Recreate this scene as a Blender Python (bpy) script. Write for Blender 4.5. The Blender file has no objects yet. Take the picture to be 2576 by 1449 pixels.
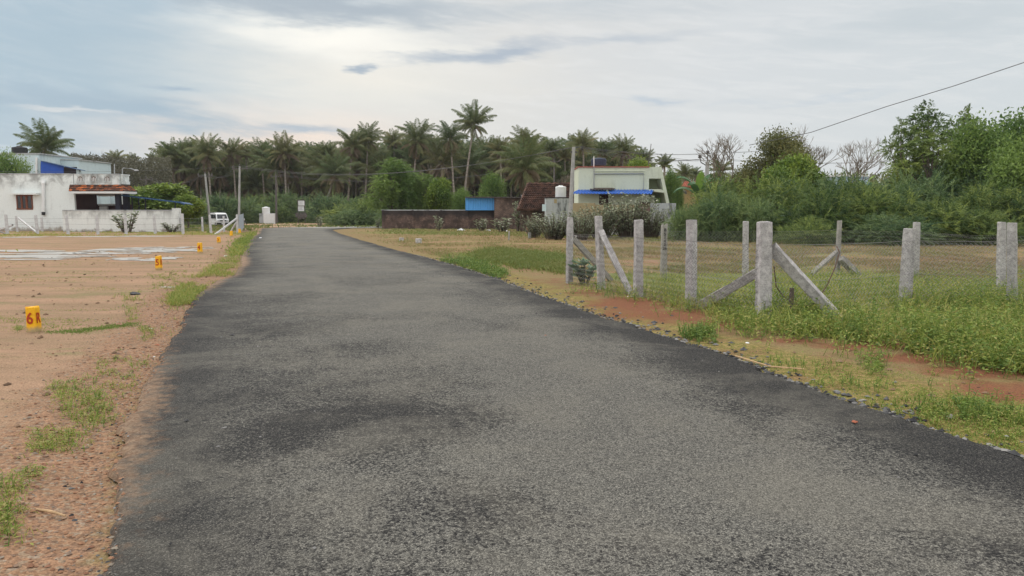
import bpy, math, random
import numpy as np
from mathutils import Vector, Matrix

# ------------------------------------------------------------------ camera, exposure
S = bpy.context.scene
COL = S.collection
R_ = math.radians
HC = 1.65                                    # eye height
F, CX, CY, HOR = 1860.0, 1288.0, 724.5, 524.0
T = math.atan((CY - HOR) / F)
cam = bpy.data.cameras.new('Camera'); camo = bpy.data.objects.new('camera', cam); COL.objects.link(camo)
cam.sensor_width = 36; cam.lens = 36 * F / 2576; cam.clip_end = 6000; cam.clip_start = .05
camo.location = (0, 0, HC); camo.rotation_euler = (R_(90) - T, 0, 0)
S.camera = camo
S.view_settings.view_transform = 'Standard'; S.view_settings.look = 'None'
S.view_settings.exposure = 0.0; S.view_settings.gamma = 1.0
S.render.engine = 'CYCLES'
S.cycles.max_bounces = 5; S.cycles.diffuse_bounces = 3; S.cycles.glossy_bounces = 2
S.cycles.transmission_bounces = 3; S.cycles.transparent_max_bounces = 4

def ray(px, py):
    u = (px - CX) / F; v = (CY - py) / F
    return np.array([u, math.cos(T) + v * math.sin(T), -math.sin(T) + v * math.cos(T)])
def azel(px, py):
    d = ray(px, py); n = math.sqrt((d * d).sum())
    return math.atan2(d[0], d[1]), math.asin(d[2] / n)
def zt(y):                                    # the land falls gently away from the viewer
    y = np.asarray(y, float)
    return -0.0093 * (np.clip(y, 30, 100) - 30)
def gpv(px, py):
    px = np.asarray(px, float); py = np.asarray(py, float)
    u = (px - CX) / F; v = (CY - py) / F
    dy = math.cos(T) + v * math.sin(T); dz = -math.sin(T) + v * math.cos(T)
    t = -HC / dz
    for _ in range(12): t = (zt(t * dy) - HC) / dz
    return np.stack([u * t, dy * t, zt(t * dy)], -1)
def gp(px, py): return Vector(gpv(px, py))
def at(px, py, Y):
    d = ray(px, py); t = Y / d[1]
    return Vector((d[0] * t, Y, HC + d[2] * t))
def proj(P):
    P = np.asarray(P, float); x = P[..., 0]; y = P[..., 1]; z = P[..., 2] - HC
    f = y * math.cos(T) - z * math.sin(T); w = y * math.sin(T) + z * math.cos(T)
    return CX + F * x / f, CY - F * w / f

# ------------------------------------------------------------------ node helpers
class N:
    def __init__(s, nt): s.nt = nt; s.n = nt.nodes; s.l = nt.links
    def inp(s, sock, v):
        if v is None: return
        if isinstance(v, bpy.types.NodeSocket): s.l.new(v, sock)
        elif isinstance(v, (tuple, list)) and sock.type == 'RGBA' and len(v) == 3: sock.default_value = (*v, 1)
        else: sock.default_value = v
    def node(s, t, **kw):
        n = s.n.new(t)
        for k, v in kw.items(): setattr(n, k, v)
        return n
    def m(s, op, a, b=None, c=None, clamp=False):
        n = s.node('ShaderNodeMath', operation=op, use_clamp=clamp)
        s.inp(n.inputs[0], a); s.inp(n.inputs[1], b); s.inp(n.inputs[2], c); return n.outputs[0]
    def vm(s, op, a, b=None):
        n = s.node('ShaderNodeVectorMath', operation=op); s.inp(n.inputs[0], a)
        if op == 'SCALE': s.inp(n.inputs[3], b)
        else: s.inp(n.inputs[1], b)
        return n.outputs[0]
    def comb(s, x, y, z):
        n = s.node('ShaderNodeCombineXYZ'); s.inp(n.inputs[0], x); s.inp(n.inputs[1], y); s.inp(n.inputs[2], z); return n.outputs[0]
    def sep(s, v): n = s.node('ShaderNodeSeparateXYZ'); s.inp(n.inputs[0], v); return n.outputs
    def noise(s, vec, scale=5, detail=3, rough=.5, dist=0, color=False):
        n = s.node('ShaderNodeTexNoise'); s.inp(n.inputs['Vector'], vec); s.inp(n.inputs['Scale'], scale)
        s.inp(n.inputs['Detail'], detail); s.inp(n.inputs['Roughness'], rough); s.inp(n.inputs['Distortion'], dist)
        return n.outputs['Color' if color else 'Fac']
    def vor(s, vec, scale=5, feat='F1', out='Distance', rnd=1):
        n = s.node('ShaderNodeTexVoronoi', feature=feat); s.inp(n.inputs['Vector'], vec); s.inp(n.inputs['Scale'], scale)
        s.inp(n.inputs['Randomness'], rnd); return n.outputs[out]
    def ss(s, x, a, b):                        # smoothstep a..b -> 0..1
        n = s.node('ShaderNodeMapRange', interpolation_type='SMOOTHSTEP'); s.inp(n.inputs[0], x)
        s.inp(n.inputs[1], a); s.inp(n.inputs[2], b); n.inputs[3].default_value = 0; n.inputs[4].default_value = 1
        return n.outputs[0]
    def mr(s, x, a, b, c, d):
        n = s.node('ShaderNodeMapRange'); s.inp(n.inputs[0], x)
        for i, v in zip((1, 2, 3, 4), (a, b, c, d)): s.inp(n.inputs[i], v)
        return n.outputs[0]
    def mix(s, f, a, b, mode='MIX'):
        n = s.node('ShaderNodeMix', data_type='RGBA', blend_type=mode)
        s.inp(n.inputs[0], f); s.inp(n.inputs[6], a); s.inp(n.inputs[7], b); return n.outputs[2]
    def ramp(s, f, stops):
        n = s.node('ShaderNodeValToRGB'); s.inp(n.inputs[0], f); e = n.color_ramp.elements
        while len(e) < len(stops): e.new(.5)
        for i, (p, c) in enumerate(stops): e[i].position = p; e[i].color = (*c, 1)
        return n.outputs[0]
    def attr(s, name): n = s.node('ShaderNodeAttribute', attribute_name=name); return n.outputs['Fac']
    def pos(s): return s.node('ShaderNodeNewGeometry').outputs['Position']
    def obj(s): return s.node('ShaderNodeTexCoord').outputs['Object']
    def bump(s, h, strength=.3, dist=.02):
        n = s.node('ShaderNodeBump'); s.inp(n.inputs['Height'], h); n.inputs['Strength'].default_value = strength
        n.inputs['Distance'].default_value = dist; return n.outputs[0]

def newmat(name):
    m = bpy.data.materials.new(name); m.use_nodes = True; m.node_tree.nodes.clear()
    return m, N(m.node_tree)
def finish(n, color, rough=.8, normal=None, spec=.3, metallic=0, trans=0):
    p = n.node('ShaderNodeBsdfPrincipled'); n.inp(p.inputs['Base Color'], color); n.inp(p.inputs['Roughness'], rough)
    p.inputs['Specular IOR Level'].default_value = spec; p.inputs['Metallic'].default_value = metallic
    n.inp(p.inputs['Normal'], normal)
    out = n.node('ShaderNodeOutputMaterial'); res = p.outputs[0]
    if trans:
        t = n.node('ShaderNodeBsdfTranslucent'); n.inp(t.inputs[0], color)
        x = n.node('ShaderNodeMixShader'); x.inputs[0].default_value = trans
        n.l.new(res, x.inputs[1]); n.l.new(t.outputs[0], x.inputs[2]); res = x.outputs[0]
    n.l.new(res, out.inputs[0])

# ------------------------------------------------------------------ sky and sun
SUN_EL, SUN_AZ = 56, -50                      # degrees; azimuth from +Y towards +X
W = bpy.data.worlds.new('World'); S.world = W; W.use_nodes = True; W.node_tree.nodes.clear()
n = N(W.node_tree)
sky = n.node('ShaderNodeTexSky', sky_type='NISHITA'); sky.sun_disc = False
sky.sun_elevation = R_(SUN_EL); sky.sun_rotation = R_(SUN_AZ); sky.dust_density = 2
d = n.node('ShaderNodeTexCoord').outputs['Generated']
dx, dy, dz = n.sep(d)
az = n.m('ARCTAN2', dx, dy); el = n.m('ARCSINE', dz)
ae = n.comb(n.m('MULTIPLY', az, 5), n.m('MULTIPLY', el, 22), 0)
nz = n.noise(ae, 1.3, 5, .6, 0, True)
nx, ny, _z = n.sep(nz)
fine = n.noise(n.comb(n.m('MULTIPLY', az, 7), n.m('MULTIPLY', n.m('ADD', el, n.m('MULTIPLY', az, .12)), 46), 3), 1.6, 6, .62, .6)
azd = n.m('ADD', az, n.m('MULTIPLY', n.m('SUBTRACT', nx, .5), .16))
eld = n.m('ADD', el, n.m('MULTIPLY', n.m('SUBTRACT', ny, .5), .055))
def blob(px, py, rx, ry, rot, col, op, base, soft=.25, wisp=0):
    a0, e0 = azel(px, py); c, s_ = math.cos(R_(rot)), math.sin(R_(rot))
    da = n.m('SUBTRACT', azd, a0); de = n.m('SUBTRACT', eld, e0)
    u = n.m('DIVIDE', n.m('ADD', n.m('MULTIPLY', da, c), n.m('MULTIPLY', de, s_)), rx / F)
    v = n.m('DIVIDE', n.m('SUBTRACT', n.m('MULTIPLY', de, c), n.m('MULTIPLY', da, s_)), ry / F)
    r = n.m('SQRT', n.m('ADD', n.m('MULTIPLY', u, u), n.m('MULTIPLY', v, v)))
    if wisp: r = n.m('ADD', r, n.m('MULTIPLY', n.m('SUBTRACT', fine, .5), wisp))
    mk = n.m('MULTIPLY', n.ss(r, 1.0, soft), op)
    return n.mix(mk, base, col)
skyc = n.vm('SCALE', sky.outputs[0], .12)
# deck of thin cloud: bluish to the left, cream in the middle, pale grey to the right
deck = n.ramp(n.mr(azd, -.75, .75, 0, 1), [(0, (.43, .56, .66)), (.3, (.56, .64, .69)), (.5, (.76, .755, .73)), (.68, (.72, .745, .755)), (1, (.66, .715, .74))])
deck = n.mix(n.m('MULTIPLY', n.ss(fine, .42, .68), .30), deck, (.88, .88, .87))
low = n.m('MULTIPLY', n.ss(el, .07, .0), .3)
deck = n.mix(low, deck, (.66, .70, .735))
deck = blob(200, 120, 680, 300, 0, (.42, .54, .62), .85, deck, -.1)
deck = blob(700, 335, 620, 110, 2, (1.0, .83, .70), 1, deck, -.15)
deck = blob(900, 190, 640, 170, 0, (.93, .89, .80), .95, deck, -.1)
deck = blob(830, 100, 420, 70, -3, (1.05, 1.02, .93), 1, deck, .0)
deck = blob(820, 22, 560, 50, 0, (.45, .51, .56), .95, deck, .2, .7)
deck = blob(1450, 20, 560, 55, 0, (.58, .63, .66), .8, deck, -.1, .8)
deck = blob(900, 163, 62, 14, 6, (.44, .51, .58), 1, deck, .2, .5)
deck = blob(1220, 134, 300, 30, 5, (.47, .53, .60), 1, deck, .1, .9)
deck = blob(1560, 105, 240, 22, 5, (.55, .60, .65), .8, deck, -.1, .9)
deck = blob(1660, 246, 120, 17, 0, (.52, .60, .68), .85, deck, -.1, .6)
deck = blob(2050, 238, 300, 12, 3, (.58, .65, .71), .5, deck, -.1, .8)
deck = blob(260, 268, 470, 46, -5, (.40, .51, .60), 1, deck, .1, .9)
deck = blob(760, 312, 200, 24, -3, (.48, .55, .62), .95, deck, .1, .8)
deck = blob(420, 212, 62, 16, -8, (.42, .52, .61), 1, deck, .1, .6)
deck = blob(170, 283, 130, 9, -5, (.74, .75, .75), .8, deck, -.1, .9)
deck = blob(1340, 335, 160, 14, 3, (.88, .86, .83), .8, deck, -.1, .9)
deck = blob(2300, 60, 420, 70, 0, (.58, .64, .67), .7, deck, -.2, .8)
deck = blob(130, 340, 360, 50, 0, (.46, .56, .65), .6, deck, -.2, .7)
# unseen sky overhead and behind the viewer, brightened to light ground and facades
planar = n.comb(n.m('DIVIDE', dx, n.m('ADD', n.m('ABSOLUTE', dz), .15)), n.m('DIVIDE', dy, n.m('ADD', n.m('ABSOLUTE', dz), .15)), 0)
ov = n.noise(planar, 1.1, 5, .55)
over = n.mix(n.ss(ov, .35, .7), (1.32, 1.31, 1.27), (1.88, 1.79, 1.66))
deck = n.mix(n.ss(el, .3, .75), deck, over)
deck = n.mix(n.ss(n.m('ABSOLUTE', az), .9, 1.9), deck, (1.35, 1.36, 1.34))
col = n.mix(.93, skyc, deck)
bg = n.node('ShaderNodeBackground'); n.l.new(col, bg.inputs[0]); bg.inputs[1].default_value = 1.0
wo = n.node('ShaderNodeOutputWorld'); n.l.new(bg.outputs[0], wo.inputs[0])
sun = bpy.data.lights.new('sun', 'SUN'); sun.energy = 1.5; sun.angle = R_(28); sun.color = (1, .95, .88)
so = bpy.data.objects.new('sun', sun); COL.objects.link(so)
sd = Vector((math.cos(R_(SUN_EL)) * math.sin(R_(SUN_AZ)), math.cos(R_(SUN_EL)) * math.cos(R_(SUN_AZ)), math.sin(R_(SUN_EL))))
so.rotation_euler = (-sd).to_track_quat('-Z', 'Y').to_euler()

# ------------------------------------------------------------------ mesh builder
rng = np.random.default_rng(7); random.seed(7)
class MB:
    def __init__(s): s.v = []; s.f = []; s.t = []; s.mi = []; s.nv = 0
    def add(s, V, Fc, tint=0., mi=0):
        V = np.asarray(V, float).reshape(-1, 3)
        Fl = np.asarray(Fc, int)
        s.f.append(Fl + s.nv); s.v.append(V); s.nv += len(V)
        s.t.append(np.broadcast_to(np.asarray(tint, float), (len(Fl),))); s.mi.append(np.full(len(Fl), mi)); return s
    def quads(s, Q, tint=0., mi=0):            # Q (n,4,3)
        k = len(Q); return s.add(Q.reshape(-1, 3), np.arange(4 * k).reshape(k, 4), tint, mi)
    def box(s, a, b, tint=0., mi=0, rz=0):
        x0, y0, z0 = a; x1, y1, z1 = b
        V = np.array([(x0, y0, z0), (x1, y0, z0), (x1, y1, z0), (x0, y1, z0), (x0, y0, z1), (x1, y0, z1), (x1, y1, z1), (x0, y1, z1)], float)
        if rz:
            c = V.mean(0); V = V - c; cc, ss_ = math.cos(rz), math.sin(rz)
            V = V @ np.array([[cc, ss_, 0], [-ss_, cc, 0], [0, 0, 1]]) + c
        return s.add(V, [(0, 3, 2, 1), (4, 5, 6, 7), (0, 1, 5, 4), (1, 2, 6, 5), (2, 3, 7, 6), (3, 0, 4, 7)], tint, mi)
    def prism(s, poly, d, tint=0., mi=0):      # poly: list of 3D points, extruded by vector d
        P = np.array([tuple(p) for p in poly], float); k = len(P); D = np.array(tuple(d), float)
        V = np.vstack([P, P + D]); base = s.nv
        s.v.append(V); s.nv += 2 * k
        side = np.array([(i, (i + 1) % k, k + (i + 1) % k, k + i) for i in range(k)]) + base
        s.f.append(side); s.t.append(np.full(k, tint)); s.mi.append(np.full(k, mi))
        for ring in (np.arange(k)[::-1], np.arange(k) + k):
            s.f.append((ring + base).reshape(1, -1)); s.t.append(np.full(1, tint)); s.mi.append(np.full(1, mi))
        return s
    def tube(s, pts, r, k=6, tint=0., mi=0, cap=True):
        P = np.array([tuple(p) for p in pts], float); n_ = len(P); r = np.broadcast_to(np.asarray(r, float), (n_,))
        tg = np.gradient(P, axis=0); tg /= np.linalg.norm(tg, axis=1)[:, None] + 1e-9
        ref = np.array([0, 0, 1.]) if abs(tg[0, 2]) < .9 else np.array([1., 0, 0])
        a = np.cross(tg, ref); a /= np.linalg.norm(a, axis=1)[:, None] + 1e-9; b = np.cross(tg, a)
        th = np.arange(k) * 2 * math.pi / k
        V = P[:, None] + r[:, None, None] * (a[:, None] * np.cos(th)[None, :, None] + b[:, None] * np.sin(th)[None, :, None])
        i = np.arange(n_ - 1)[:, None] * k; j = np.arange(k)[None]; j2 = (j + 1) % k
        Fc = np.stack([i + j, i + j2, i + k + j2, i + k + j], -1).reshape(-1, 4)
        base = s.nv; s.add(V.reshape(-1, 3), Fc, tint, mi)
        if cap:
            for ring in (np.arange(k), np.arange(k)[::-1] + (n_ - 1) * k):
                s.f.append((ring + base).reshape(1, -1)); s.t.append(np.full(1, tint)); s.mi.append(np.full(1, mi))
        return s
    def lathe(s, c, prof, k=20, tint=0., mi=0):
        th = np.arange(k) * 2 * math.pi / k; P = np.array(prof, float)
        V = np.stack([c[0] + P[:, 0:1] * np.cos(th), c[1] + P[:, 0:1] * np.sin(th), np.repeat(c[2] + P[:, 1:2], k, 1)], -1)
        i = np.arange(len(P) - 1)[:, None] * k; j = np.arange(k)[None]; j2 = (j + 1) % k
        return s.add(V.reshape(-1, 3), np.stack([i + j, i + j2, i + k + j2, i + k + j], -1).reshape(-1, 4), tint, mi)
    def build(s, name, mat, parent=None, smooth=False, loc=None):
        V = np.vstack(s.v)
        off = np.array(tuple(parent.location)) if parent is not None else np.array(loc if loc is not None else (0, 0, 0), float)
        V = V - off
        me = bpy.data.meshes.new(name)
        nl = [f.shape[1] for f in s.f]; tot = np.concatenate([np.full(len(f), f.shape[1]) for f in s.f])
        li = np.concatenate([f.ravel() for f in s.f])
        me.vertices.add(len(V)); me.vertices.foreach_set('co', V.ravel())
        me.loops.add(len(li)); me.loops.foreach_set('vertex_index', li)
        me.polygons.add(len(tot)); st = np.concatenate([[0], np.cumsum(tot)[:-1]])
        me.polygons.foreach_set('loop_start', st.astype(np.int32)); me.polygons.foreach_set('loop_total', tot.astype(np.int32))
        mi = np.concatenate(s.mi)
        mats = mat if isinstance(mat, (list, tuple)) else [mat]
        for m_ in mats: me.materials.append(m_)
        me.polygons.foreach_set('material_index', mi.astype(np.int32))
        me.polygons.foreach_set('use_smooth', np.full(len(tot), smooth))
        a = me.attributes.new('tint', 'FLOAT', 'FACE'); a.data.foreach_set('value', np.concatenate(s.t).astype(np.float32))
        me.update(calc_edges=True); me.validate()
        o = bpy.data.objects.new(name, me); COL.objects.link(o)
        if parent is not None: o.parent = parent
        elif loc is not None: o.location = loc
        return o
def tag(o, label=None, cat=None, group=None, kind=None):
    if label: o['label'] = label
    if cat: o['category'] = cat
    if group: o['group'] = group
    if kind: o['kind'] = kind
    return o
def empty(name, loc, label=None, cat=None, group=None):
    o = bpy.data.objects.new(name, None); COL.objects.link(o); o.location = loc; o.empty_display_size = .2
    return tag(o, label, cat, group)
def copy_tree(o, loc, rz=0., sc=(1, 1, 1), label=None, group=None, rot=None):
    c = o.copy(); COL.objects.link(c); c.location = loc
    c.rotation_euler = rot if rot else (0, 0, rz); c.scale = sc
    if label: c['label'] = label
    if group: c['group'] = group
    for ch in o.children:
        k = ch.copy(); COL.objects.link(k); k.parent = c
        for g in ch.children:
            q = g.copy(); COL.objects.link(q); q.parent = k
    return c
def unit(v): return v / (np.linalg.norm(v, axis=-1, keepdims=True) + 1e-9)
def leafq(B, D, L, Wd, upv=None, droop=0.0):
    """rhombus leaves: base B, direction D, length L, width Wd"""
    D = unit(D); k = len(B)
    U = rng.normal(size=(k, 3)) * .6 + np.array([0, 0, 1.]) if upv is None else upv
    Sd = unit(np.cross(D, U)); L = np.asarray(L).reshape(-1, 1); Wd = np.asarray(Wd).reshape(-1, 1)
    mid = B + D * L * .45; tip = B + D * L - np.array([0, 0, 1.]) * L * droop
    return np.stack([B, mid + Sd * Wd * .5, tip, mid - Sd * Wd * .5], 1)
def vnoise(x, y, seed=0):                     # smooth 2-D value noise, 0..1
    x = np.asarray(x, float); y = np.asarray(y, float); xi = np.floor(x); yi = np.floor(y); fx = x - xi; fy = y - yi
    fx = fx * fx * (3 - 2 * fx); fy = fy * fy * (3 - 2 * fy)
    def h(a, b):
        q = np.sin(a * 127.1 + b * 311.7 + seed * 74.7) * 43758.5453; return q - np.floor(q)
    return (h(xi, yi) * (1 - fx) + h(xi + 1, yi) * fx) * (1 - fy) + (h(xi, yi + 1) * (1 - fx) + h(xi + 1, yi + 1) * fx) * fy
def fbm(x, y, seed=0, o=4):
    s_ = 0; a = .5; t = 0
    for i in range(o): s_ = s_ + a * vnoise(x * 2 ** i, y * 2 ** i, seed + i); t += a; a *= .5
    return s_ / t

# ------------------------------------------------------------------ materials
def leafmat(name, stops, trans=.25, rough=.55, spec=.3):
    m, n = newmat(name); t = n.attr('tint')
    oi = n.node('ShaderNodeObjectInfo').outputs['Random']
    c = n.ramp(n.m('ADD', t, n.m('MULTIPLY', n.m('SUBTRACT', oi, .5), .34)), stops)
    finish(n, c, rough, None, spec, 0, trans); return m
def plain(name, c, rough=.7, var=.12, scale=6, metallic=0, spec=.3, bump=0):
    m, n = newmat(name); o = n.obj(); f = n.noise(o, scale, 4, .6)
    k = n.mr(f, .3, .7, 1 - var, 1 + var)
    cc = n.vm('SCALE', c, k); finish(n, cc, rough, n.bump(f, bump, .02) if bump else None, spec, metallic); return m
def plaster(name, c, stain=(.12, .11, .10), amount=.5, low=None, zlow=0, top=None):
    """painted plaster with vertical rain streaks"""
    m, n = newmat(name); p = n.pos(); x, y, z = n.sep(p)
    st = n.noise(n.comb(n.m('MULTIPLY', n.m('ADD', x, y), 3.0), 0, n.m('MULTIPLY', z, .5)), 1, 5, .65)
    bl = n.noise(p, .9, 5, .65, .5)
    thr = .5
    f = n.m('MULTIPLY', n.ss(n.m('ADD', n.m('MULTIPLY', st, .55), n.m('MULTIPLY', bl, .45)), .5, .68), amount)
    if top is not None:                       # rain stains run down from the coping
        tt = n.ss(n.m('ADD', z, n.m('MULTIPLY', st, 2.2)), top + .1, top + 1.3)
        f = n.m('MAXIMUM', f, n.m('MULTIPLY', n.m('MULTIPLY', tt, n.ss(bl, .35, .6)), .75))
    if low is not None:                       # peeling and splash dirt at the foot
        ll = n.ss(n.m('SUBTRACT', z, n.m('MULTIPLY', n.noise(p, 1.6, 4, .7), 1.3)), zlow - .55, zlow - .9)
        c2 = n.mix(ll, c, low)
    else: c2 = c
    fin = n.noise(p, 12, 3, .6)
    cc = n.mix(f, n.vm('SCALE', c2, n.mr(fin, .3, .7, .93, 1.05)), stain)
    finish(n, cc, .9, n.bump(fin, .2, .02), .2); return m
def concrete(name, c1, c2, scale=9):
    m, n = newmat(name); o = n.obj(); a = n.noise(o, scale, 5, .7); b = n.noise(o, scale * 6, 3, .7); v = n.vor(o, scale * 4)
    f = n.m('ADD', n.m('MULTIPLY', a, .6), n.m('MULTIPLY', b, .4))
    c = n.mix(n.ss(f, .36, .64), c1, c2); c = n.mix(n.ss(b, .62, .72), c, tuple(k * .45 for k in c1))
    finish(n, c, .95, n.bump(n.m('ADD', f, n.m('MULTIPLY', v, .3)), .6, .012), .15); return m
def brickmat(name, c1, c2, mortar, sx=1.0, dark_top=None):
    m, n = newmat(name); x, y, z = n.sep(n.pos())
    b = n.node('ShaderNodeTexBrick'); n.inp(b.inputs['Vector'], n.comb(n.m('ADD', x, y), z, 0))
    b.inputs['Scale'].default_value = 1; b.inputs['Brick Width'].default_value = .25 * sx; b.inputs['Row Height'].default_value = .1 * sx
    b.inputs['Mortar Size'].default_value = .014; n.inp(b.inputs['Color1'], c1); n.inp(b.inputs['Color2'], c2); n.inp(b.inputs['Mortar'], mortar)
    nz = n.noise(n.pos(), .8, 5, .7); c = n.mix(n.m('MULTIPLY', n.ss(nz, .38, .6), .7), b.outputs[0], (.035, .028, .026)); c = n.mix(n.m('MULTIPLY', n.ss(n.noise(n.pos(), 3.1, 4, .7), .5, .66), .55), c, (.24, .17, .14))
    if dark_top is not None:
        c = n.mix(n.m('MULTIPLY', n.ss(n.m('ADD', z, n.m('MULTIPLY', nz, .5)), dark_top - .35, dark_top + .25), .8), c, (.03, .028, .03))
    finish(n, c, .95, n.bump(b.outputs['Fac'], -.4, .01), .1); return m

M = {}
M['prosopis'] = leafmat('feathery_leaf', [(0, (.04, .08, .028)), (.4, (.105, .165, .048)), (1, (.29, .35, .09))], .35)
M['prosopis_blue'] = leafmat('bluish_feathery_leaf', [(0, (.045, .095, .04)), (.4, (.105, .17, .07)), (1, (.23, .30, .11))], .35)
M['lime'] = leafmat('lime_leaf', [(0, (.06, .12, .025)), (.5, (.15, .23, .035)), (1, (.28, .34, .05))])
M['fresh'] = leafmat('fresh_leaf', [(0, (.045, .10, .03)), (.5, (.11, .19, .045)), (1, (.22, .31, .07))], .35)
M['olive'] = leafmat('olive_leaf', [(0, (.07, .085, .03)), (.5, (.14, .15, .05)), (1, (.25, .23, .08))], .3)
M['scrub'] = leafmat('dry_scrub_leaf', [(0, (.07, .07, .045)), (.5, (.11, .105, .065)), (1, (.14, .15, .075))])
M['calo'] = leafmat('milkweed_leaf', [(0, (.12, .155, .085)), (.5, (.23, .265, .165)), (1, (.46, .47, .36))], .25)
M['palm'] = leafmat('palm_frond', [(0, (.085, .135, .05)), (.4, (.16, .18, .07)), (.65, (.27, .25, .11)), (.82, (.22, .17, .10)), (1, (.17, .125, .085))], .35)
M['weed'] = leafmat('weed_leaf', [(0, (.08, .15, .035)), (.45, (.18, .26, .05)), (.75, (.31, .35, .075)), (1, (.38, .33, .12))], .35)
M['grass'] = leafmat('grass_blade', [(0, (.11, .17, .045)), (.35, (.20, .23, .065)), (.65, (.27, .22, .095)), (1, (.33, .235, .14))], .3)
M['banana'] = leafmat('banana_leaf', [(0, (.05, .13, .05)), (.5, (.09, .19, .07)), (1, (.24, .38, .06))], .3, .4)
M['bark'] = plain('bark', (.13, .105, .085), .95, .3, 5, bump=.4)
M['twig'] = plain('bare_twig', (.20, .165, .13), .95, .2, 5)
M['ptrunk'] = None
m, n = newmat('palm_trunk'); x, y, z = n.sep(n.obj())
ring = n.noise(n.comb(n.m('MULTIPLY', x, .4), n.m('MULTIPLY', y, .4), n.m('MULTIPLY', z, 4)), 1.5, 3, .6)
finish(n, n.mix(n.ss(ring, .35, .65), (.17, .145, .125), (.32, .285, .25)), .95, n.bump(ring, .4, .03), .1); M['ptrunk'] = m
M['post'] = concrete('fence_post_concrete', (.27, .255, .255), (.56, .53, .525), 9)
M['post2'] = concrete('old_post_concrete', (.25, .235, .215), (.38, .36, .33), 7)
M['whitepost'] = concrete('pale_post_concrete', (.42, .42, .43), (.62, .62, .62), 4)
M['wire'] = plain('galvanised_wire', (.23, .22, .22), .6, .2, 8, .3)
M['cable'] = plain('line_wire', (.10, .10, .105), .7, .1, 8)
M['pole'] = concrete('pole_concrete', (.30, .295, .285), (.44, .43, .41), 3)
M['dpole'] = plain('dark_pole', (.11, .10, .095), .9, .2, 6)
M['yellow'] = None
m, n = newmat('yellow_marker_paint'); p = n.obj(); f = n.noise(p, 14, 4, .7); x, y, z = n.sep(p)
dirt = n.ss(n.m('SUBTRACT', z, n.m('MULTIPLY', f, .12)), .04, -.05)
finish(n, n.mix(dirt, n.mix(n.ss(f, .45, .75), (.85, .45, .012), (.72, .36, .012)), (.40, .30, .16)), .6, n.bump(f, .2, .01), .35); M['yellow'] = m
M['redpaint'] = plain('red_number_paint', (.42, .05, .012), .6, .15, 20)
M['blackpaint'] = plain('black_number_paint', (.03, .03, .03), .8, .2, 20)
M['white'] = plaster('old_white_plaster', (.74, .78, .77), (.24, .245, .24), .30, (.33, .29, .24), -.02, 4.05)
M['white2'] = plaster('compound_white_plaster', (.74, .76, .74), (.25, .25, .24), .28, (.27, .24, .20), -.12, 1.5)
M['cleanwhite'] = plain('white_paint', (.74, .75, .75), .6, .05, 3)
M['paleblue'] = plaster('pale_blue_plaster', (.55, .66, .70), (.22, .25, .26), .35)
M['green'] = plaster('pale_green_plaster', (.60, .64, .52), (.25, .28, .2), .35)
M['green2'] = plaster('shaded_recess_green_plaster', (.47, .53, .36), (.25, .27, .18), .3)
M['beige'] = plaster('beige_wall', (.36, .29, .17), (.09, .08, .07), .6, (.45, .45, .42), 1.0)
M['stained'] = plaster('stained_wall', (.42, .44, .45), (.035, .035, .035), 1.0)
M['brick'] = brickmat('old_brick', (.15, .085, .065), (.10, .06, .05), (.17, .14, .125), 1.0, 1.15)
M['brick2'] = brickmat('shed_brick', (.16, .095, .075), (.11, .07, .055), (.20, .17, .15), 1.0)
M['blueroof'] = plain('blue_metal_sheet', (.035, .13, .48), .5, .12, 2, 0, .4)
M['blueshade'] = plain('dark_blue_sheet', (.02, .07, .17), .5, .12, 2, 0, .4)
M['bluesheet'] = plain('light_blue_metal_sheet', (.10, .37, .78), .5, .06, 2, 0, .4)
M['deepblue'] = plain('deep_blue_tarp', (.02, .085, .42), .6, .1, 2)
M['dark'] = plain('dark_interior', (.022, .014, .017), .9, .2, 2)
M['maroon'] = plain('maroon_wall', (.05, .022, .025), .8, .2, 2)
M['navy'] = plain('navy_pillar', (.018, .018, .035), .6, .1, 3)
M['wood'] = plain('brown_wood', (.17, .055, .028), .6, .2, 8)
M['glass'] = plain('dark_glass', (.02, .022, .028), .15, .1, 2, 0, .6)
M['black'] = plain('black_plastic', (.018, .018, .02), .6, .15, 5)
M['steel'] = plain('grey_metal', (.35, .36, .37), .45, .1, 6, .5)
M['redband'] = plain('red_coping', (.40, .12, .10), .8, .2, 3)
M['litter'] = plain('pale_plastic', (.70, .72, .74), .5, .1, 9)
M['sheetgrey'] = plain('pale_blue_steel_sheet', (.46, .52, .60), .5, .06, 2, .2)
M['thatch'] = plain('grey_thatch', (.09, .08, .075), 1, .3, 5)
M['yellowwall'] = plain('ochre_wall', (.38, .29, .14), .9, .15, 2)
M['hose'] = plain('brown_creeper_stem', (.13, .08, .06), .8, .2, 9)
M['stick'] = plain('dry_stick', (.48, .32, .18), .8, .2, 20)
M['stonedark'] = concrete('dark_road_stone', (.055, .055, .06), (.12, .12, .125), 20)
M['stonered'] = concrete('reddish_stone', (.24, .13, .085), (.36, .23, .16), 20)
M['red_brick_piece'] = plain('broken_brick', (.36, .12, .07), .9, .2, 20)
m, n = newmat('old_clay_tile'); p = n.pos(); a = n.noise(p, 2.2, 4, .7); b = n.vor(p, 3.2, 'F1', 'Color')
c = n.mix(n.ss(a, .35, .65), (.05, .034, .03), (.18, .10, .075)); c = n.mix(n.m('MULTIPLY', n.sep(b)[0], .35), c, (.035, .028, .028))
finish(n, c, .95, None, .1); M['tile'] = m
m, n = newmat('orange_clay_tile'); p = n.pos(); x, y, z = n.sep(p); b = n.node('ShaderNodeTexBrick')
n.inp(b.inputs['Vector'], n.comb(x, n.m('MULTIPLY', z, 1.3), 0)); b.inputs['Scale'].default_value = 1
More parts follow.
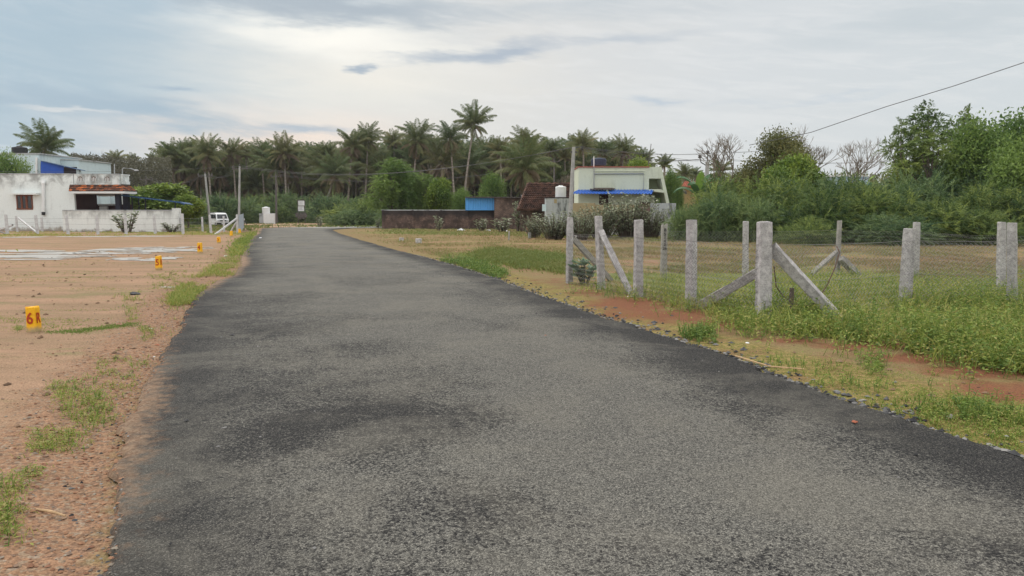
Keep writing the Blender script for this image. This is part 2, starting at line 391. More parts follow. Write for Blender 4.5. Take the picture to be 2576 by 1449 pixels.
b.inputs['Brick Width'].default_value = .3; b.inputs['Row Height'].default_value = .27; b.inputs['Mortar Size'].default_value = .02
b.inputs['Bias'].default_value = -.05; n.inp(b.inputs['Color1'], (.50, .15, .05)); n.inp(b.inputs['Color2'], (.10, .05, .04)); n.inp(b.inputs['Mortar'], (.12, .05, .03))
finish(n, n.mix(n.m('MULTIPLY', n.ss(n.noise(p, 1.9, 3), .46, .52), .9), b.outputs[0], (.055, .035, .03)), .9, None, .1); M['otile'] = m
# ------------------------------------------------------------------ road outline, as world curves X(Y)
Lpx = [(210, 1560), (240, 1449), (265, 1386), (278, 1335), (283, 1281), (284, 1210), (288, 1170), (295, 1129), (309, 1079), (333, 1028), (362, 977), (394, 927),
       (408, 905), (434, 868), (440, 852), (456, 824), (462, 798), (480, 774), (495, 742), (539, 709), (588, 695), (606, 668), (606, 645), (612, 625), (628, 605), (645, 588), (655, 575)]
Rpx = [(3700, 1560), (3300, 1419), (2900, 1275), (2576, 1156), (2522, 1138), (2424, 1112), (2273, 1058), (2140, 1014), (1998, 965), (1811, 889), (1632, 838), (1593, 819),
       (1527, 804), (1466, 782), (1375, 752), (1280, 715), (1180, 680), (1080, 652), (980, 625), (900, 602), (855, 588), (835, 578)]
def curve(px):
    P = np.array([gpv(*q) for q in px]); i = np.argsort(P[:, 1]); return P[i, 1], P[i, 0]
LY, LX = curve(Lpx); RY, RX = curve(Rpx)
def Lx(y): return np.where(np.asarray(y) < LY[0], LX[0] - (LY[0] - y) * -.28, np.interp(y, LY, LX))
def Rx(y): return np.where(np.asarray(y) < RY[0], RX[0] + (RY[0] - y) * .33, np.interp(y, RY, RX))
YEND = 82.0
def edge_noise(y, seed, a=.09): return (fbm(np.asarray(y) * 2.2, seed * 3.1 + 0 * np.asarray(y), seed, 4) - .5) * 2 * a
def rr_(x, y): return x - Rx(y)
def ll_(x, y): return Lx(y) - x
def ground_z(x, y):
    x = np.asarray(x, float); y = np.asarray(y, float)
    base = zt(y); d = np.maximum(rr_(x, y), ll_(x, y)); d = np.where(y > YEND, 5, d)
    off = np.clip(d / .5, 0, 1)
    amp = np.exp(-np.hypot(x, y) / 14)
    nz = (fbm(x * .9, y * .9, 3, 4) - .5) * .07 + (fbm(x * 5, y * 5, 9, 3) - .5) * .035
    mound = np.exp(-((ll_(x, y) - .8) / .5) ** 2) * .05 * (y < 40)
    right = np.clip((rr_(x, y) - 1.0) / 3, 0, 1) * .03 * (y < 60)
    return base - .03 * (1 - off) + off * (nz * amp * (1 - .0) + mound * amp + right * 0)

def grid_mesh(name, xs, ys, zf, mat, attrs=None, mask=None):
    X, Y = np.meshgrid(xs, ys); Z = zf(X, Y); V = np.stack([X, Y, Z], -1).reshape(-1, 3)
    nx, ny = len(xs), len(ys); i = np.arange(ny - 1)[:, None] * nx; j = np.arange(nx - 1)[None]
    Fq = np.stack([i + j, i + j + 1, i + nx + j + 1, i + nx + j], -1).reshape(-1, 4)
    b = MB(); b.add(V, Fq); o = b.build(name, mat, smooth=True)
    if attrs:
        for k, fn in attrs.items():
            a = o.data.attributes.new(k, 'FLOAT', 'POINT'); a.data.foreach_set('value', fn(V[:, 0], V[:, 1]).astype(np.float32))
    return o
ys = np.concatenate([-np.geomspace(450, 6, 14), np.arange(-4, .8, .6), np.arange(.9, 13, .1), np.arange(13, 42, .3), np.arange(42, 112, 1.0), np.geomspace(113, 460, 24)])
xs = np.concatenate([-np.geomspace(460, 62, 12), np.arange(-60, -10, 1.0), np.arange(-10, 12, .12), np.arange(12, 60, 1.0), np.geomspace(61, 460, 12)])

def pxblobs(lst):
    C = [(gpv(px, py), rx, ry, w) for px, py, rx, ry, w in lst]
    def f(x, y):
        s = np.zeros(len(x))
        for c, rx, ry, w in C: s = np.maximum(s, w * np.exp(-(((x - c[0]) / rx) ** 2 + ((y - c[1]) / ry) ** 2)))
        return s
    return f
# zones of soil and cover, in metres on the ground
red_b = pxblobs([(1580, 765, .9, 1.2, 1), (1700, 795, 1.0, .8, 1), (1800, 815, .8, .6, .9), (2180, 870, .8, .35, 1), (2330, 900, .9, .4, 1), (2480, 935, .8, .35, 1), (2560, 985, .8, .5, 1), (2000, 858, .6, .3, .8), (1900, 850, .5, .3, .6), (1640, 790, 1, .8, 1), (2450, 1000, .5, .2, .5), (1480, 735, .5, .9, .7), (1380, 708, 1, 1.5, .5)])
green_b = pxblobs([(1260, 640, 3.0, 2.2, .9), (1320, 655, 2.5, 2.0, .9), (1350, 590, 9, 5, .5), (1060, 585, 9, 8, .6), (1700, 625, 6, 3, .55), (2200, 640, 8, 4, .5), (1900, 670, 5, 3, .6), (2450, 690, 6, 3, .7), (2500, 625, 9, 5, .45)])
def z_moss(x, y): r = rr_(x, y); return np.where(y < YEND, np.clip(1 - np.abs(r - .45) / .75, 0, 1), 0) * np.clip((30 - y) / 10, 0, 1) + np.clip((r + .2) * 2, 0, 1) * np.clip((8.5 - y) / 2, 0, 1) * .55 * (y > 0)
def z_red(x, y): return red_b(x, y) * (rr_(x, y) > 0)
def z_field(x, y): r = rr_(x, y); return np.clip((r - 1.2) / 1.5, 0, 1) * np.clip(1.6 - green_b(x, y), 0, 1)
def z_green(x, y): r = rr_(x, y); return np.maximum(green_b(x, y), np.clip((r - 2.2 - .12 * np.maximum(0, 12 - y)) / .8, 0, 1) * (y < 19) * (y > 3) * .9) * (r > 0)
def z_sh(x, y): l = ll_(x, y); return np.clip(1 - np.abs(l - .2) / np.maximum(1.15 - y * .012, .4), 0, 1) * (y < YEND)
def z_left(x, y): return (ll_(x, y) > 0) * 1.0 * (y < YEND)
m, n = newmat('earth'); p = n.pos(); x, y, z = n.sep(p)
P2 = n.comb(x, y, 0)
nA = n.noise(P2, .35, 5, .6); nB = n.noise(P2, 2.2, 5, .65); nC = n.noise(P2, 14, 4, .7); nD = n.noise(P2, 60, 2, .6)
streak = n.noise(n.comb(n.m('MULTIPLY', x, .22), n.m('MULTIPLY', y, 1.1), 0), 1.0, 5, .65)
peb = n.vor(P2, 38, 'F1', 'Color'); pebd = n.vor(P2, 38)
pinkc = n.mix(n.ss(streak, .38, .62), (.37, .235, .155), (.28, .19, .12))
pinkc = n.mix(n.m('MULTIPLY', n.ss(n.noise(n.comb(n.m('MULTIPLY', x, .4), n.m('MULTIPLY', y, 1.4), 5), 1.3, 5, .7), .52, .66), .85), pinkc, (.23, .195, .10))
pinkc = n.mix(n.m('MULTIPLY', n.ss(nC, .54, .70), .4), pinkc, (.20, .14, .09))
pinkc = n.mix(n.m('MULTIPLY', n.ss(n.noise(n.comb(n.m('MULTIPLY', x, .9), n.m('MULTIPLY', y, 3.2), 9), 1.1, 5, .7), .54, .64), .55), pinkc, (.24, .16, .10))
shc = n.mix(n.ss(nB, .35, .65), (.29, .175, .115), (.20, .13, .085))
pc = n.ramp(n.sep(peb)[0], [(0, (.13, .09, .07)), (.35, (.30, .17, .10)), (.7, (.38, .22, .13)), (.92, (.30, .24, .17)), (1, (.36, .31, .25))])
shc = n.mix(.55, shc, pc)
def zone(name, k=.5): return n.m('ADD', n.attr(name), n.m('MULTIPLY', n.m('SUBTRACT', nB, .5), k))
sh = n.ss(n.m('ADD', zone('z_sh', .9), n.m('MULTIPLY', n.m('SUBTRACT', nC, .5), .4)), .12, .5)
left = n.mix(sh, pinkc, shc)
field = n.mix(n.ss(n.noise(n.comb(n.m('MULTIPLY', x, .25), n.m('MULTIPLY', y, .9), 2), .8, 5, .65), .48, .62), (.22, .165, .075), (.31, .185, .115))
field = n.mix(n.m('MULTIPLY', n.ss(nB, .48, .65), .8), field, (.16, .165, .05))
right = n.mix(n.ss(nB, .4, .65), (.22, .175, .08), (.24, .15, .085))
mossc = n.mix(n.ss(nC, .35, .62), (.14, .15, .035), (.29, .21, .09)); mossc = n.mix(n.m('MULTIPLY', n.ss(nB, .45, .65), .8), mossc, (.20, .125, .065))
right = n.mix(n.ss(n.m('ADD', zone('z_moss', .8), n.m('MULTIPLY', n.m('SUBTRACT', nC, .5), .6)), .2, .6), right, mossc)
right = n.mix(n.ss(zone('z_field', .5), .3, .7), right, field)
greenc = n.mix(n.ss(nC, .38, .62), (.13, .18, .04), (.20, .19, .065))
right = n.mix(n.ss(zone('z_green', .6), .35, .65), right, greenc)
redc = n.mix(n.ss(nC, .35, .65), (.255, .10, .055), (.16, .07, .042))
right = n.mix(n.m('MULTIPLY', n.ss(n.m('ADD', zone('z_red', 1.1), n.m('MULTIPLY', n.m('SUBTRACT', nC, .5), .9)), .25, .85), .9), right, redc)
c = n.mix(n.attr('z_left'), right, left)
far = n.ss(y, 86, 100); c = n.mix(far, c, n.mix(n.ss(nA, .4, .6), (.33, .22, .14), (.16, .15, .06)))
c = n.vm('SCALE', c, n.m('MULTIPLY', n.mr(nD, .3, .7, .62, 1.3), n.mr(nC, .3, .7, .85, 1.15)))
hgt = n.m('ADD', n.m('MULTIPLY', nC, .6), n.m('MULTIPLY', nD, .35)); hgt = n.m('SUBTRACT', hgt, n.m('MULTIPLY', pebd, .35))
finish(n, c, .97, n.bump(hgt, .9, .03), .12); M['earth'] = m
g = grid_mesh('ground', xs, ys, ground_z, M['earth'], dict(z_moss=z_moss, z_red=z_red, z_field=z_field, z_green=z_green, z_sh=z_sh, z_left=z_left))
tag(g, kind='structure', label='bare pinkish earth and grassy plots either side of the road', cat='ground')

# ------------------------------------------------------------------ road
yr = np.concatenate([np.arange(-6, .6, .3), np.arange(.7, 14, .05), np.arange(14, 40, .15), np.arange(40, YEND, .5), [YEND]])
U = np.concatenate([[0, .004, .012], np.linspace(.03, .97, 26), [.988, .996, 1]])
eL = Lx(yr) + edge_noise(yr, 1, .07) + edge_noise(yr * 5, 7, .07); eR = Rx(yr) + edge_noise(yr, 2, .08) + edge_noise(yr * 6, 5, .07)
XX = eL[:, None] + (eR - eL)[:, None] * U[None]; YY = np.repeat(yr[:, None], len(U), 1)
crown = .03 * (1 - (2 * U - 1) ** 2)
edge = np.where((U < .003) | (U > .997), -.045, np.where((U < .01) | (U > .99), -.012, 0))
ZZ = zt(YY) + .028 + crown[None] + edge[None] + (fbm(XX * .7, YY * .7, 21, 3) - .5) * .02
V = np.stack([XX, YY, ZZ], -1).reshape(-1, 3); nx_, ny_ = len(U), len(yr)
i = np.arange(ny_ - 1)[:, None] * nx_; j = np.arange(nx_ - 1)[None]
b = MB(); b.add(V, np.stack([i + j, i + j + 1, i + nx_ + j + 1, i + nx_ + j], -1).reshape(-1, 4))
m, n = newmat('worn_asphalt'); p = n.pos(); x, y, z = n.sep(p); P2 = n.comb(x, y, 0)
big = n.noise(P2, .42, 4, .55, .5); mid = n.noise(P2, 1.5, 4, .6, .3); sm = n.noise(P2, 9, 3, .6)
cell = n.sep(n.vor(P2, 155, 'F1', 'Color')); cd = n.vor(P2, 155); cell2 = n.sep(n.vor(P2, 60, 'F1', 'Color')); gr = n.noise(P2, 170, 2, .6)
worn = n.ss(n.m('ADD', n.m('MULTIPLY', big, .62), n.m('MULTIPLY', mid, .38)), .36, .61)
wb = n.attr('wornbias'); worn = n.m('ADD', n.m('MULTIPLY', worn, .55), wb, None, True)
worn = n.ss(n.m('ADD', n.m('SUBTRACT', worn, cell2[2]), n.m('MULTIPLY', n.m('SUBTRACT', sm, .5), .7)), -.35, .35)
e = n.attr('edge'); e2 = n.m('ADD', e, n.m('MULTIPLY', n.m('SUBTRACT', mid, .5), .5))
worn = n.m('MULTIPLY', worn, n.ss(e2, .05, .95))
agg = n.ramp(cell[0], [(0, (.045, .043, .040)), (.4, (.115, .111, .101)), (.72, (.19, .183, .164)), (.92, (.26, .248, .218)), (1, (.35, .332, .29))])
aggd = n.ramp(cell[0], [(0, (.007, .007, .008)), (.5, (.022, .021, .022)), (.85, (.055, .053, .05)), (1, (.15, .14, .125))])
base = n.mix(worn, aggd, agg)
dust = n.ss(n.m('ADD', n.noise(P2, .8, 5, .65, .6), n.m('MULTIPLY', sm, .22)), .52, .80)
base = n.mix(n.m('MULTIPLY', dust, .42), base, n.vm('SCALE', n.mix(cell[0], (.14, .132, .112), (.27, .25, .21)), 1.0))
farmix = n.ss(y, 9, 40)                       # the stones are too small to tell apart far off: same mean colour
mean = n.mix(worn, (.028, .027, .028), (.17, .165, .151)); mean = n.mix(n.m('MULTIPLY', dust, .4), mean, (.23, .205, .145))
base = n.mix(n.m('MULTIPLY', farmix, .7), base, mean)
gravd = n.m('MULTIPLY', n.ss(n.m('SUBTRACT', n.attr('dirt'), n.m('MULTIPLY', n.m('ADD', sm, n.m('MULTIPLY', gr, .5)), .9)), -.3, .2), 1)
base = n.mix(gravd, base, n.mix(cell2[0], (.20, .115, .07), (.34, .24, .16)))
h = n.m('SUBTRACT', n.m('MULTIPLY', cell[1], .6), cd)
finish(n, base, n.mr(worn, 0, 1, .72, .9), n.bump(h, .9, .007), .16); M['asphalt'] = m
road = b.build('road', M['asphalt'], smooth=True)
dist_e = np.minimum((XX - eL[:, None]), (eR[:, None] - XX)); a = road.data.attributes.new('edge', 'FLOAT', 'POINT'); a.data.foreach_set('value', np.clip(dist_e / 1.3, 0, 1).ravel().astype(np.float32))
dirt = np.clip(1 - (XX - eL[:, None]) / .55, 0, 1) ** .8 * (.45 + .55 * np.clip((fbm(YY * .35, YY * 0 + 4, 2, 2) - .25) * 2, 0, 1)) * (YY > -1)
def rblob(lst, x, y):
    s = np.zeros_like(x)
    for px, py, hw, hh, w in lst:
        c = gpv(px, py); cr = gpv(px + hw, py); cu = gpv(px, py - hh); rx = abs(cr[0] - c[0]); ry = abs(cu[1] - c[1]); s = s + w * np.exp(-((x - c[0]) / rx) ** 2 - ((y - c[1]) / ry) ** 2)
    return s
WBl = [(800, 1000, 420, 110, -.45), (620, 840, 240, 50, -.35), (980, 1090, 260, 60, -.5), (1000, 780, 330, 28, .5), (1100, 860, 300, 25, .35), (1480, 1010, 330, 90, .5), (1350, 900, 220, 40, .45), (1750, 1180, 350, 110, .55), (2150, 1300, 350, 90, .45), (500, 1360, 220, 70, .45),
       (1900, 1000, 260, 60, -.5), (1150, 1300, 300, 80, -.25), (760, 1230, 260, 50, .25), (1450, 800, 180, 25, -.35), (700, 760, 160, 20, -.35), (900, 700, 280, 30, .25), (740, 640, 200, 25, .25), (1000, 940, 120, 40, .25), (1300, 1180, 220, 40, .3), (2450, 1400, 260, 60, -.4), (2200, 1130, 300, 40, -.45), (1700, 920, 200, 22, -.4)]
wbv = .38 + rblob(WBl, XX, YY); wbv = np.where(YY > 25, np.maximum(wbv, .5), wbv)
redge = np.clip(1 - (eR[:, None] - XX) / .75, 0, 1); wbv = wbv - redge * 1.5 * (YY < 40); wbv = np.clip(wbv, -.6, 1)
a = road.data.attributes.new('wornbias', 'FLOAT', 'POINT'); a.data.foreach_set('value', wbv.ravel().astype(np.float32))
a = road.data.attributes.new('dirt', 'FLOAT', 'POINT'); a.data.foreach_set('value', dirt.ravel().astype(np.float32))
tag(road, kind='structure', label='worn grey asphalt road running away between the plots', cat='road')

def px_slab(name, pts, h, mat, label, cat='road'):
    P = [gp(*q) for q in pts]; b = MB(); top = [Vector((q.x, q.y, float(zt(q.y)) + h)) for q in P]
    b.prism(top, (0, 0, -.15)); return tag(b.build(name, mat), label, cat, None, 'structure')
m, n = newmat('pale_concrete_road'); f = n.noise(n.pos(), .6, 5, .6)
finish(n, n.mix(n.ss(f, .35, .65), (.23, .225, .215), (.32, .31, .29)), .85, None, .2); M['lane'] = m
px_slab('lane', [(700, 575.2), (1000, 573.5), (985, 562.5), (960, 564.5), (880, 569), (820, 571.5)], .06, M['lane'], 'pale concrete lane crossing beyond the road end')
px_slab('pathway', [(655, 572.5), (850, 572.4), (980, 557.5), (600, 557.5), (560, 562)], .035, plain('red_earth_track', (.33, .215, .14), .97, .15, .5), 'red earth track beyond the road end')

# ------------------------------------------------------------------ puddles
m, n = newmat('puddle_water'); f = n.noise(n.comb(n.m('MULTIPLY', n.sep(n.pos())[0], 1.2), n.sep(n.pos())[1], 0), 6, 3, .6)
finish(n, (.42, .38, .33), .30, n.bump(f, .35, .05), 1.0); M['water'] = m
def puddle_cells(x0, x1, y0, y1, seed, thr, xs_, ys_):
    """wet cells: union of small cells where the hollow is lower than the water level"""
    gx = np.arange(x0, x1, .09); gy = np.arange(y0, y1, .09); X, Y = np.meshgrid(gx, gy)
    cx, cy = (x0 + x1) / 2, (y0 + y1) / 2
    fall = 1 - (((X - cx) / ((x1 - x0) / 2)) ** 2 + ((Y - cy) / ((y1 - y0) / 2)) ** 2)
    f = fbm(X * xs_, Y * ys_, seed, 5) * 1.0 + fall * .28; k = f > thr
    x = X[k]; y = Y[k]; z = ground_z(x, y).max() if len(x) else 0
    zz = zt(y) + .012 + .0 * x; s = .046
    return np.stack([np.stack([x - s, y - s, zz], -1), np.stack([x + s, y - s, zz], -1), np.stack([x + s, y + s, zz], -1), np.stack([x - s, y + s, zz], -1)], 1)
wb = MB()
def gb(px0, px1, py0, py1, seed, thr, a, b_):
    p0 = gpv((px0 + px1) / 2, py1); p1 = gpv((px0 + px1) / 2, py0); x0 = gpv(px0, (py0 + py1) / 2)[0]; x1 = gpv(px1, (py0 + py1) / 2)[0]
    q = puddle_cells(x0, x1, p0[1], p1[1], seed, thr, a, b_)
    if len(q): wb.quads(q)
gb(215, 510, 621, 640, 5, .60, 1.5, 2.2); gb(-120, 290, 634, 657, 11, .60, .6, 2.6); gb(250, 450, 647, 658, 17, .60, 1.4, 2.5)
gb(-60, 170, 628, 635, 23, .6, .5, 2); gb(120, 300, 594.5, 597, 25, .55, .3, 1); gb(0, 110, 595.5, 598, 27, .55, .3, 1); gb(300, 460, 593, 595.6, 29, .5, .3, 1)
gb(405, 470, 718, 726, 33, .62, 2.5, 3)
tag(wb.build('water', M['water']), 'shallow rain puddles shining on the pink earth', 'water', None, 'structure')
# ------------------------------------------------------------------ fence posts and markers
def post_mb(h, s, rot=0, lean=(0, 0), seed=0, rings=9, bury=.12, b=None, tint=0., base=(0, 0, 0), notch=False):
    r = np.random.default_rng(seed); b = b or MB(); k = 8; c = .12
    prof = np.array([(-1 + c, -1), (1 - c, -1), (1, -1 + c), (1, 1 - c), (1 - c, 1), (-1 + c, 1), (-1, 1 - c), (-1, -1 + c)]) * s / 2
    cr, sr = math.cos(rot), math.sin(rot); prof = prof @ np.array([[cr, sr], [-sr, cr]])
    V = []
    for i in range(rings + 1):
        t = i / rings; z = -bury + (h + bury) * t; w = (1.08 - .12 * t) * (1 + r.normal() * .02)
        ring = np.c_[prof * w + r.normal(size=(8, 2)) * s * .018 + np.array(lean) * max(0, z), np.full(8, z) + (r.normal(size=8) * .008 if i == rings else 0)]
        V.append(ring)
    V.append(np.c_[prof * .86 + np.array(lean) * h, np.full(8, h + .012) + r.normal(size=8) * .004])
    V = np.vstack(V) + np.array(base); n_ = rings + 1
    i = np.arange(n_)[:, None] * k; j = np.arange(k)[None]; j2 = (j + 1) % k
    st = b.nv; b.add(V, np.stack([i + j, i + j2, i + k + j2, i + k + j], -1).reshape(-1, 4), tint)
    b.f.append((np.arange(k) + n_ * k + st).reshape(1, -1)); b.t.append(np.full(1, tint)); b.mi.append(np.full(1, 0))
    return b
def beam_between(name, a, c, s, mat, label, cat, group, seed=0, rot=.2):
    a = Vector(a); c = Vector(c); L = (c - a).length; b = post_mb(L, s, rot, (0, 0), seed, 8, 0)
    o = b.build(name, mat); o.location = a; o.rotation_euler = (c - a).to_track_quat('Z', 'Y').to_euler(); return tag(o, label, cat, group)
GR = 'concrete posts of the right-hand plot fence'
POSTS = {}
def rpost(key, px, py_base, py_top, s, rot, lean_px, seed, label, mat='post', group=GR):
    g_ = gp(px, py_base); top = at(px + lean_px, py_top, g_.y); h = top.z - g_.z
    o = post_mb(h, s, R_(rot), ((top.x - g_.x) / h, 0), seed).build('fence_post', M[mat]); o.location = g_
    POSTS[key] = (g_, top); return tag(o, label, 'fence post', group)
rpost('A', 1432, 712, 548, .115, 25, 2, 1, 'slim grey concrete fence post at the far roadside end, left of a milkweed shrub')
rpost('B', 1513, 727, 545, .12, 35, -8, 2, 'grey concrete post right of the milkweed shrub, with a long brace falling to its right')
rpost('C', 1605, 746, 555, .15, 8, 2, 3, 'plain upright concrete post just right of the foot of a long pale brace')
rpost('D', 1738, 771, 555, .14, 42, 2, 4, 'concrete post with a sharp lit corner edge, at the foot of the low brace')
rpost('E', 1920, 806, 560, .18, 6, 3, 5, 'thickest concrete corner post, between the two nearest braces')
rpost('F', 2276, 772, 577, .155, 38, 12, 6, 'leaning concrete post with a shorter-looking top, set before a thinner post')
rpost('G', 2546, 772, 562, .13, 42, 0, 7, 'right-hand post of the touching pair at the picture edge, with pale mortar blobs')
rpost('H', 2517, 740, 560, .115, 5, 3, 8, 'left-hand, farther post of the touching pair at the right edge')
rpost('I', 2302, 702, 560, .12, 8, 4, 9, 'thin post standing right behind the leaning concrete post')
rpost('J', 2106, 690, 556, .09, 20, 6, 10, 'slender weathered back-row post with scraps of broken concrete at its foot', 'post2')
rpost('K', 1875, 702, 558, .105, 40, 1, 11, 'back-row post with a dark left face, seen left of the thick corner post')
rpost('L', 1669, 700, 568, .13, 4, 2, 12, 'brownish back-row post with a notched top and black painted numbers', 'post2')
# the notch of post L: two horns
L = bpy.data.objects['fence_post.011']
hz = POSTS['L'][1].z - POSTS['L'][0].z
for xa_, xb_ in ((-.062, -.025), (.028, .066)):
    hb = MB(); hb.box((xa_, -.05, hz - .005), (xb_, .05, hz + .05)); o = hb.build('post_horn', M['post2']); o.parent = L
BG = 'slanting concrete braces of the plot fence'
def pxp(px, py, Y): return at(px, py, Y)
A0, B0, D0, E0 = (POSTS[k][0] for k in 'ABDE')
beam_between('fence_brace', pxp(1440, 598, A0.y + .05), gp(1572, 722) + Vector((-.1, 1.4, 0)), .11, M['post2'], 'dark slanting brace leaning on the far end post behind the milkweed shrub', 'fence brace', BG, 21, .1)
beam_between('fence_brace', pxp(1512, 583, B0.y - .1), gp(1590, 742) + Vector((0, .0, -.03)), .115, M['post'], 'pale ridged brace slanting down right from the second roadside post', 'fence brace', BG, 22, .6)
beam_between('fence_brace', gp(1752, 774), pxp(1908, 684, E0.y + .1), .14, M['post'], 'low brace rising right from the lit-edge post to the thick corner post', 'fence brace', BG, 23, .35)
beam_between('fence_brace', pxp(1940, 622, E0.y + .05), gp(2112, 806), .145, M['post'], 'heavy steep brace falling right from the thick corner post', 'fence brace', BG, 24, .45)
J0 = POSTS['J'][0]
beam_between('fence_brace', gp(2062, 700) + Vector((0, .5, .05)), pxp(2104, 634, J0.y), .09, M['post2'], 'short broken brace leaning on the slender back-row post', 'fence brace', BG, 25, .35)
beam_between('concrete_stub', gp(2150, 690) + Vector((.1, 0, -.05)), pxp(2116, 650, J0.y - .2), .15, M['post2'], 'broken stub of concrete post lying by the slender back-row post', 'rubble', None, 26, .3)
g_ = gp(1989, 803); o = post_mb(.46, .05, .3, (0, 0), 31).build('wooden_stake', M['bark']); o.location = g_; tag(o, 'short dark wooden stake under the heavy steep brace', 'stake')
# looped creeper stem hanging on the heavy brace
pl = [(1947, 690), (1952, 740), (1970, 765), (2000, 785), (2038, 790), (2060, 770), (2082, 735), (2100, 695), (2112, 655), (2105, 640)]
b = MB(); b.tube([at(px, py - 20, E0.y - .05 + i * .08) for i, (px, py) in enumerate(pl)], .009, 5)
tag(b.build('creeper_stem', M['hose']), 'thin brown stem looped over the heavy steep brace', 'stem')
# numbers on the back row post
def text_mesh(s, size, mat, name='painted_number', extrude=.002, offset=.0):
    cu = bpy.data.curves.new(name, 'FONT'); cu.body = s; cu.size = size; cu.align_x = 'CENTER'; cu.align_y = 'CENTER'; cu.extrude = extrude; cu.offset = offset
    t = bpy.data.objects.new(name, cu); COL.objects.link(t); dg = bpy.context.evaluated_depsgraph_get(); dg.update()
    me = bpy.data.meshes.new_from_object(t.evaluated_get(dg)); COL.objects.unlink(t); bpy.data.objects.remove(t)
    me.name = name; me.materials.clear(); me.materials.append(mat); o = bpy.data.objects.new(name, me); COL.objects.link(o); return o
for s, z in (('B', hz - .10), ('5', hz - .20), ('1', hz - .28), ('4', hz - .36), ('2', hz - .44), ('26', hz - .53)):
    t = text_mesh(s, .10, M['blackpaint'], offset=.002); t.parent = L; t.location = (.0, -.073, z); t.rotation_euler = (R_(90), 0, R_(4))

# chain-link mesh
def chain(runs, name, label, w=.08, q=.045, r=.0035, z0=.02, z1=1.12):
    segA, segB = [], []
    for P, Q, off in runs:
        P = Vector((P.x, P.y, 0)); Q = Vector((Q.x, Q.y, 0)); d = (Q - P); L = d.length; d.normalize(); nrm = Vector((d.y, -d.x, 0)) * off
        k = int(L / w); nz_ = int((z1 - z0) / q)
        K, J = np.meshgrid(np.arange(k), np.arange(nz_ + 1), indexing='ij')
        s = (K + (J % 2)) * w + .0; z = z0 + J * q
        sag = (fbm(s * .8, z * 1.2, int(L * 10), 2) - .5) * .10; s = s + (fbm(s * 2, z * 2, 5, 2) - .5) * .03; zz = z - np.sin(s / L * math.pi * max(1, round(L / 1.8))) ** 2 * .02 * (z > 1)
        out = sag + np.where(J % 2 == 0, .004, -.004)
        Xc = P.x + d.x * s + nrm.x * (1 + out * 6); Yc = P.y + d.y * s + nrm.y * (1 + out * 6); Zc = zz + zt(Yc)
        G_ = np.stack([Xc, Yc, Zc], -1); segA.append(G_[:, :-1].reshape(-1, 3)); segB.append(G_[:, 1:].reshape(-1, 3))
        for zh in (z1, (z0 + z1) / 2, z0 + .03):
            tt = np.linspace(0, L, 12); H = np.stack([P.x + d.x * tt + nrm.x, P.y + d.y * tt + nrm.y, zh + zt(P.y) - .02 * np.sin(tt / L * math.pi)], -1); segA.append(H[:-1]); segB.append(H[1:])
    A = np.vstack(segA); B = np.vstack(segB); t = unit(B - A); ref = np.array([.3, .2, 1.]); a = unit(np.cross(t, ref)); c = np.cross(t, a)
    ring = [a * math.cos(th) + c * math.sin(th) for th in (0, 2.094, 4.189)]
    V = np.stack([A + r * ring[i] for i in range(3)] + [B + r * ring[i] for i in range(3)], 1)
    m_ = len(A); base = np.arange(m_)[:, None] * 6
    Fq = np.concatenate([base + np.array([i, (i + 1) % 3, 3 + (i + 1) % 3, 3 + i]) for i in range(3)])
    b = MB(); b.add(V.reshape(-1, 3), Fq); return tag(b.build(name, M['wire']), label, 'wire mesh')
Pg = {k: v[0] for k, v in POSTS.items()}
far_r = Pg['G'] + Vector((3.2, .2, 0)); far_h = Pg['H'] + Vector((3.5, .4, 0))
chain([(Pg['A'], Pg['B'], .1), (Pg['B'], Pg['C'], .1), (Pg['C'], Pg['D'], .1), (Pg['D'], Pg['E'], .11)], 'chain_link_mesh', 'sagging diamond wire mesh along the roadside row of posts')
chain([(Pg['E'], Pg['F'], .11), (Pg['F'], Pg['G'], .1), (Pg['G'], far_r, .1)], 'chain_link_mesh', 'diamond wire mesh running right from the thick corner post')
chain([(Pg['L'], Pg['K'], .09), (Pg['K'], Pg['J'], .09), (Pg['J'], Pg['I'], .09), (Pg['I'], Pg['H'], .09), (Pg['H'], far_h, .09)], 'chain_link_mesh', 'thin wire mesh on the back row of posts behind the weeds', r=.0024)

# yellow marker stones
MG = 'yellow plot marker stones on the left'
def marker(px, py0, py1, w, txt, side, label, rz=0):
    g_ = gp(px, py1); h = (py1 - py0) / F * g_.y * 1.02
    root = empty('marker_stone', g_, label, 'marker stone', MG)
    s = post_mb(h, w, 0, (0, 0), int(px), 4, .06).build('stone', M['yellow']); s.parent = root
    root.rotation_euler = (0, 0, rz)
    if txt:
        t = text_mesh(txt, h * .66, M['redpaint'], offset=h * .012); t.parent = root; t.location = (-.005, -w / 2 - .006, h * .56); t.rotation_euler = (R_(90), 0, 0); t.scale.x = .85
    if side:
        t = text_mesh(side, h * .62, M['redpaint'], offset=h * .008); t.parent = root; t.location = (w / 2 + .006, 0, h * .56); t.rotation_euler = (R_(90), 0, R_(90)); t.scale.x = .7
marker(86, 774, 834, .125, '6', 'R', 'nearest yellow marker stone, with a red 6 and a red R on its side')
marker(400, 646, 679, .13, '5', 'R', 'yellow marker stone with a red 5, right of the long puddle')
marker(503.5, 612, 637, .14, '4', None, 'yellow marker stone with a dull red 4, at the end of the rippled puddle')
marker(550.5, 597, 612, .14, '3', None, 'yellow marker stone with a red 3, beyond the puddles')
marker(582, 581.5, 595, .15, None, None, 'small yellow marker stone without readable number, just left of the steel sheet gate')
marker(603, 576, 588, .15, None, None, 'farthest yellow marker stone, at the foot of the pale steel sheet gate')

